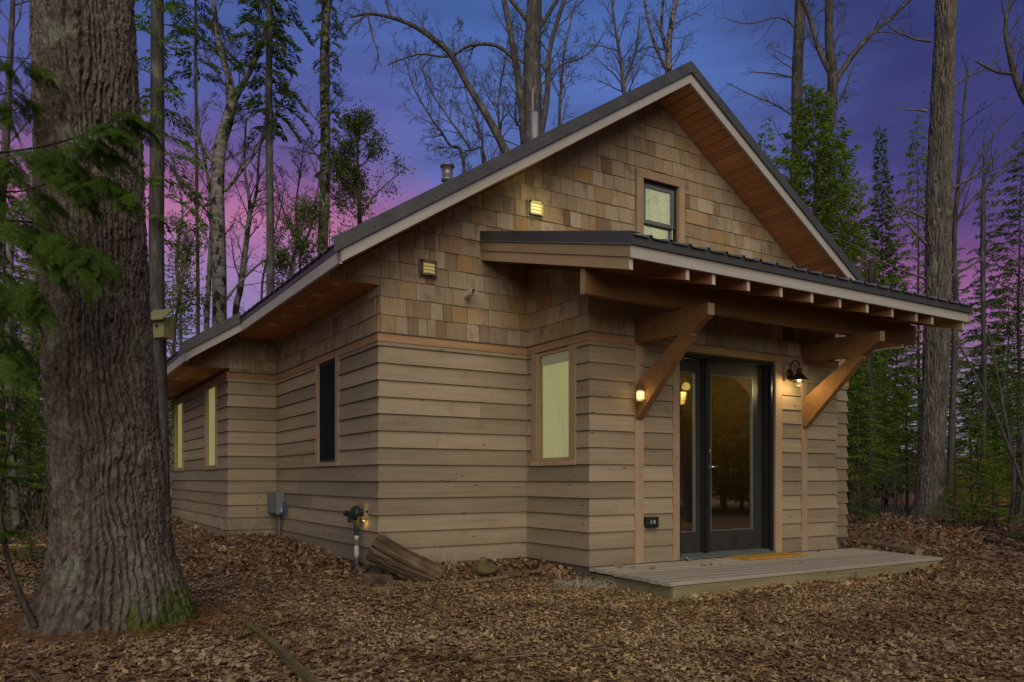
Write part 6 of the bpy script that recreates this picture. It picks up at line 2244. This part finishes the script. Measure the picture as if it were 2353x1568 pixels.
def scatter(n, w0, w1, power, seed, amax=0.74):
    r = np.random.default_rng(seed)
    w = (w0 ** power + (w1 ** power - w0 ** power) * r.random(n)) ** (1 / power)
    a = r.uniform(-amax, amax, n)
    rr_ = a * w
    x = CAM.x + FWD.x * w + RGT.x * rr_
    y = CAM.y + FWD.y * w + RGT.y * rr_
    keep = ~inside_house(x, y)
    tx, ty = x - org1.x, y - org1.y
    keep &= np.hypot(tx, ty) > 0.50
    return x[keep], y[keep], a[keep], w[keep], r


def leaf_sheet(name, tmpl, faces, x, y, size, tilt, lift, r, mat, curl=0.35):
    """tmpl (k,2) outline in the unit disc (first point = centre)"""
    n = len(x)
    k = len(tmpl)
    yaw = r.uniform(0, 2 * np.pi, n)
    ax = r.uniform(0, 2 * np.pi, n)
    tl = np.abs(r.normal(0, tilt, n))
    X_ = tmpl[None, :, 0] * size[:, None]
    Y_ = tmpl[None, :, 1] * size[:, None]
    cz = curl * r.normal(0.3, 0.8, n)
    c2 = curl * r.normal(0, 0.8, n)
    Z_ = (cz[:, None] * tmpl[None, :, 0] ** 2 + c2[:, None] * tmpl[None, :, 1] ** 2 + 0.3 * curl * r.normal(0, 0.5, (n, k))) * size[:, None]
    c, s = np.cos(yaw)[:, None], np.sin(yaw)[:, None]
    X2_, Y2_ = c * X_ - s * Y_, s * X_ + c * Y_
    # tilt about a level axis
    ux, uy = np.cos(ax)[:, None], np.sin(ax)[:, None]
    ct, st_ = np.cos(tl)[:, None], np.sin(tl)[:, None]
    dot = X2_ * ux + Y2_ * uy
    px_, py_ = -uy, ux
    q = X2_ * px_ + Y2_ * py_
    q2 = q * ct - Z_ * st_
    z2 = q * st_ + Z_ * ct
    Xw = x[:, None] + dot * ux + q2 * px_
    Yw = y[:, None] + dot * uy + q2 * py_
    Zw = gz(x, y)[:, None] + lift[:, None] + z2
    V = np.stack([Xw, Yw, Zw], -1).reshape(-1, 3)
    F = (faces[None] + (np.arange(n) * k)[:, None, None]).reshape(-1, faces.shape[1])
    me = np_mesh(name, V, F)
    me.materials.append(M[mat])
    return tag(link(bpy.data.objects.new(name, me)), kind='stuff')


ang = [90, 68, 52, 38, 20, -8, -28, -60, -90, -120, -152, -172, 160, 142, 128, 112]
rd_ = [1.0, 0.52, 0.62, 0.95, 0.55, 0.9, 0.5, 0.55, 0.35, 0.55, 0.5, 0.9, 0.55, 0.95, 0.62, 0.52]
maple = np.array([[0, -0.05]] + [[q * math.cos(rad(a)), q * math.sin(rad(a))] for a, q in zip(ang, rd_)])
mf = np.array([[0, 1 + i, 1 + (i + 1) % 16] for i in range(16)])
oval = np.array([[-1, 0], [-0.3, 0.42], [0.5, 0.36], [1, 0.02], [0.45, -0.38], [-0.35, -0.4]])
of_ = np.array([[0, 1, 4, 5], [1, 2, 3, 4]])
of_ = np.array([[0, 1, 4, 5], [1, 2, 3, 4]])

x, y, a, w, r = scatter(15000, 3.4, 8.5, 1.5, 31)
path_w = np.exp(-((a - 0.16) / 0.26) ** 2) * sstep(-w, -8.6, -7.2)        # the trodden, crumbled strip towards the door
keep = r.random(len(x)) > 0.72 * path_w
x, y, w = x[keep], y[keep], w[keep]
leaf_sheet('fallen_leaves', maple, mf, x, y, r.uniform(0.022, 0.050, len(x)), 0.18, r.uniform(0.002, 0.022, len(x)), r, 'leaf_litter', 0.42)
x, y, a, w, r = scatter(34000, 8.0, 24, 1.35, 32)
leaf_sheet('fallen_leaves', oval, of_, x, y, r.uniform(0.03, 0.065, len(x)), 0.42, r.uniform(0.004, 0.04, len(x)), r, 'leaf_litter', 0.6)
x, y, a, w, r = scatter(95000, 3.3, 9.5, 1.4, 33)
path_w = np.exp(-((a - 0.16) / 0.28) ** 2)
keep = r.random(len(x)) < 0.28 + 0.72 * path_w
x, y = x[keep], y[keep]
leaf_sheet('leaf_fragments', oval, of_, x, y, r.uniform(0.010, 0.027, len(x)), 0.30, r.uniform(0.001, 0.022, len(x)), r, 'leaf_chips', 0.45)
# drifts against the cabin foot
def drift(pts, n, seed, spread=0.18, hgt=0.10):
    r = np.random.default_rng(seed)
    pts = np.array(pts)
    i = r.integers(0, len(pts) - 1, n)
    f = r.random(n)[:, None]
    p = pts[i] * (1 - f) + pts[i + 1] * f
    off = np.abs(r.normal(0, spread, n))
    nrm = np.stack([(pts[i + 1] - pts[i])[:, 1], -(pts[i + 1] - pts[i])[:, 0]], -1)
    nrm /= np.linalg.norm(nrm, axis=1, keepdims=True)
    q = p + nrm * (off + 0.03)[:, None]
    lift = np.clip(hgt * (1 - off / 0.4), 0, 1) * r.random(n) + 0.005
    return q[:, 0], q[:, 1], lift, r


x, y, lift, r = drift([(X5, Y6), (X5, Y4), (0, Y4), (0, 0.2)], 900, 41)
leaf_sheet('fallen_leaves', maple, mf, x, y, r.uniform(0.03, 0.055, len(x)), 0.6, lift, r, 'leaf_litter', 0.7)
x, y, lift, r = drift([(0.1, 0), (X2, 0), (X2, Y3)], 420, 42, 0.14, 0.10)
leaf_sheet('fallen_leaves', maple, mf, x, y, r.uniform(0.03, 0.055, len(x)), 0.7, lift, r, 'leaf_litter', 0.7)
x, y, lift, r = drift([(DX0 + 0.03, yf + 0.0), (DX1, yf + 0.0)], 300, 43, 0.16, 0.03)
leaf_sheet('fallen_leaves', maple, mf, x, y, r.uniform(0.025, 0.05, len(x)), 0.6, lift, r, 'leaf_chips', 0.6)

# single leaves blown on to the deck
for i, (x_, y_, s_) in enumerate(((2.12, -1.36, 0.07), (2.18, -1.50, 0.05), (2.33, -1.62, 0.055), (3.16, -1.29, 0.06), (3.02, -1.66, 0.05), (3.11, -1.68, 0.04), (3.20, -1.74, 0.03), (3.5, -1.35, 0.03), (3.62, -1.34, 0.025), (5.1, -1.30, 0.035), (5.35, -1.32, 0.04), (4.1, -2.05, 0.03))):
    rr2 = random.Random(300 + i)
    mb = MB()
    vs = [(p[0] * s_, p[1] * s_, s_ * (0.55 * p[0] ** 2 + 0.3 * rr2.random())) for p in maple]
    mb.add(vs, [tuple(f) for f in mf])
    o = mb.build('maple_leaf', M['leaf_litter'])
    o.location = (x_, y_, deck_z(y_) + 0.006)
    o.rotation_euler = (rr2.uniform(-0.5, 0.5), rr2.uniform(-0.5, 0.5), rr2.uniform(0, 6))
    tag(o, 'dry brown leaf blown on to the deck planks', 'leaf', 'dry leaves on the deck')


def blades(name, mat, cx_, cy_, n, spread, hmin, hmax, seed, flat=0.3, wd=0.006, kind='stuff', label=None, cat=None):
    r = np.random.default_rng(seed)
    V, F = [], []
    x = cx_ + r.normal(0, spread, n)
    y = cy_ + r.normal(0, spread, n)
    z = gz(x, y)
    L = r.uniform(hmin, hmax, n)
    a = r.uniform(0, 6.283, n)
    e = np.clip(r.normal(1 - flat, 0.35, n), 0.02, 1.2)
    d = np.stack([np.cos(a) * np.cos(e), np.sin(a) * np.cos(e), np.sin(e)], -1)
    V, F = diamonds(np.stack([x, y, z + 0.01], -1), d, r.normal(0, 1, (n, 3)), L, np.full(n, wd), 0.2)
    me = np_mesh(name, V, F)
    me.materials.append(M[mat])
    o = link(bpy.data.objects.new(name, me))
    return tag(o, label, cat, None, kind)


blades('dry_grass', 'grey_straw', 1.55, -1.45, 900, 0.17, 0.06, 0.16, 1, 0.85, 0.005)
blades('dry_grass', 'pale_blade', 0.62, -0.22, 26, 0.10, 0.12, 0.45, 2, 0.15, 0.006)
blades('dry_grass', 'leaves_green', 0.60, -0.18, 50, 0.09, 0.06, 0.16, 3, 0.3, 0.01)
blades('dry_grass', 'grey_straw', -0.55, 3.75, 22, 0.14, 0.3, 0.75, 4, 0.0, 0.006)
for i, (x_, y_, s_) in enumerate(((2105, 1222, 12.9), (2058, 1205, 14.2), (2205, 1215, 13.2), (2165, 1200, 14.8), (2240, 1190, 14.8))):
    p = P(x_, y_, s_)
    blades('dead_fern', 'fern_brown', p.x, p.y, 45, 0.10, 0.10, 0.26, 10 + i, 0.5, 0.03, None, ['rust brown dead fern behind the fallen log, nearest of its kind', 'rust brown dead fern at the foot of the right pine, on its left', 'brown dead fern left of the grey logs', 'brown dead fern touching the right pine foot', 'brown dead fern under the bright firs at right'][i], 'fern')
# pine needle bed round the big pine
x, y, a, w, r = scatter(1, 3, 4, 1, 1)
r = np.random.default_rng(55)
n = 5200
aa = r.uniform(0, 6.283, n)
dd = 0.42 + np.abs(r.normal(0, 0.34, n))
x, y = org1.x - 0.02 + np.cos(aa) * dd, org1.y + np.sin(aa) * dd
z = gz(x, y) + 0.03 * np.exp(-(dd - 0.42) * 2) + r.uniform(0.015, 0.04, n)
th = r.uniform(0, 6.283, n)
V, F = diamonds(np.stack([x, y, z], -1), np.stack([np.cos(th), np.sin(th), r.normal(0, 0.25, n)], -1), r.normal(0, 1, (n, 3)), r.uniform(0.05, 0.11, n), np.full(n, 0.0035), 0.1)
me = np_mesh('pine_needles', V, F)
me.materials.append(M['needle_litter'])
tag(link(bpy.data.objects.new('pine_needles', me)), kind='stuff')
# brush at the wood's edge on the right and left
r = np.random.default_rng(61)
segs = []
for zone in (((1950, 2110), (14.5, 21), 45, 1.3), ((2170, 2360), (14, 21), 45, 1.2), ((-20, 110), (11, 18), 55, 1.2), ((1950, 2360), (21.5, 27), 14, 1.3)):
    for k in range(zone[2]):
        w = r.uniform(*zone[1])
        p = P(r.uniform(*zone[0]), 1100, w)
        p.z = float(gz(p.x, p.y)) - 0.02
        hgt = zone[3] * r.uniform(0.25, 1.0)
        d = Vector((r.normal(0, 0.25), r.normal(0, 0.25), 1)).normalized()
        q = p
        for j in range(3):
            q2 = q + d * hgt / 3
            segs.append((tuple(q), tuple(q2), 0.011 - 0.003 * j, 0.008 - 0.0025 * j))
            if j:
                for b_ in range(2):
                    e = (d + Vector((r.normal(0, 0.6), r.normal(0, 0.6), 0.1))).normalized()
                    segs.append((tuple(q2), tuple(q2 + e * hgt * 0.3), 0.005, 0.003))
            d = (d + Vector((r.normal(0, 0.15), r.normal(0, 0.15), 0))).normalized()
            q = q2
V, F = seg_mesh(segs)
me = np_mesh('undergrowth', V, F)
me.materials.append(M['bark_twig'])
tag(link(bpy.data.objects.new('undergrowth', me)), kind='stuff')

segs = []
x, y, a, w, r = scatter(170, 3.6, 13, 1.4, 71)
for i in range(len(x)):
    th = r.uniform(0, 6.283)
    L = r.uniform(0.06, 0.32)
    p = Vector((x[i], y[i], float(gz(x[i], y[i])) + 0.03))
    d = Vector((math.cos(th), math.sin(th), r.normal(0, 0.08)))
    m_ = p + d * L * 0.5 + Vector((r.normal(0, 0.012), r.normal(0, 0.012), 0.004))
    q = p + d * L
    rd2 = r.uniform(0.002, 0.005)
    segs += [(tuple(p), tuple(m_), rd2, rd2 * 0.85), (tuple(m_), tuple(q), rd2 * 0.85, rd2 * 0.5)]
V, F = seg_mesh(segs)
me = np_mesh('twigs', V, F)
me.materials.append(M['old_wood'])
tag(link(bpy.data.objects.new('twigs', me)), kind='stuff')
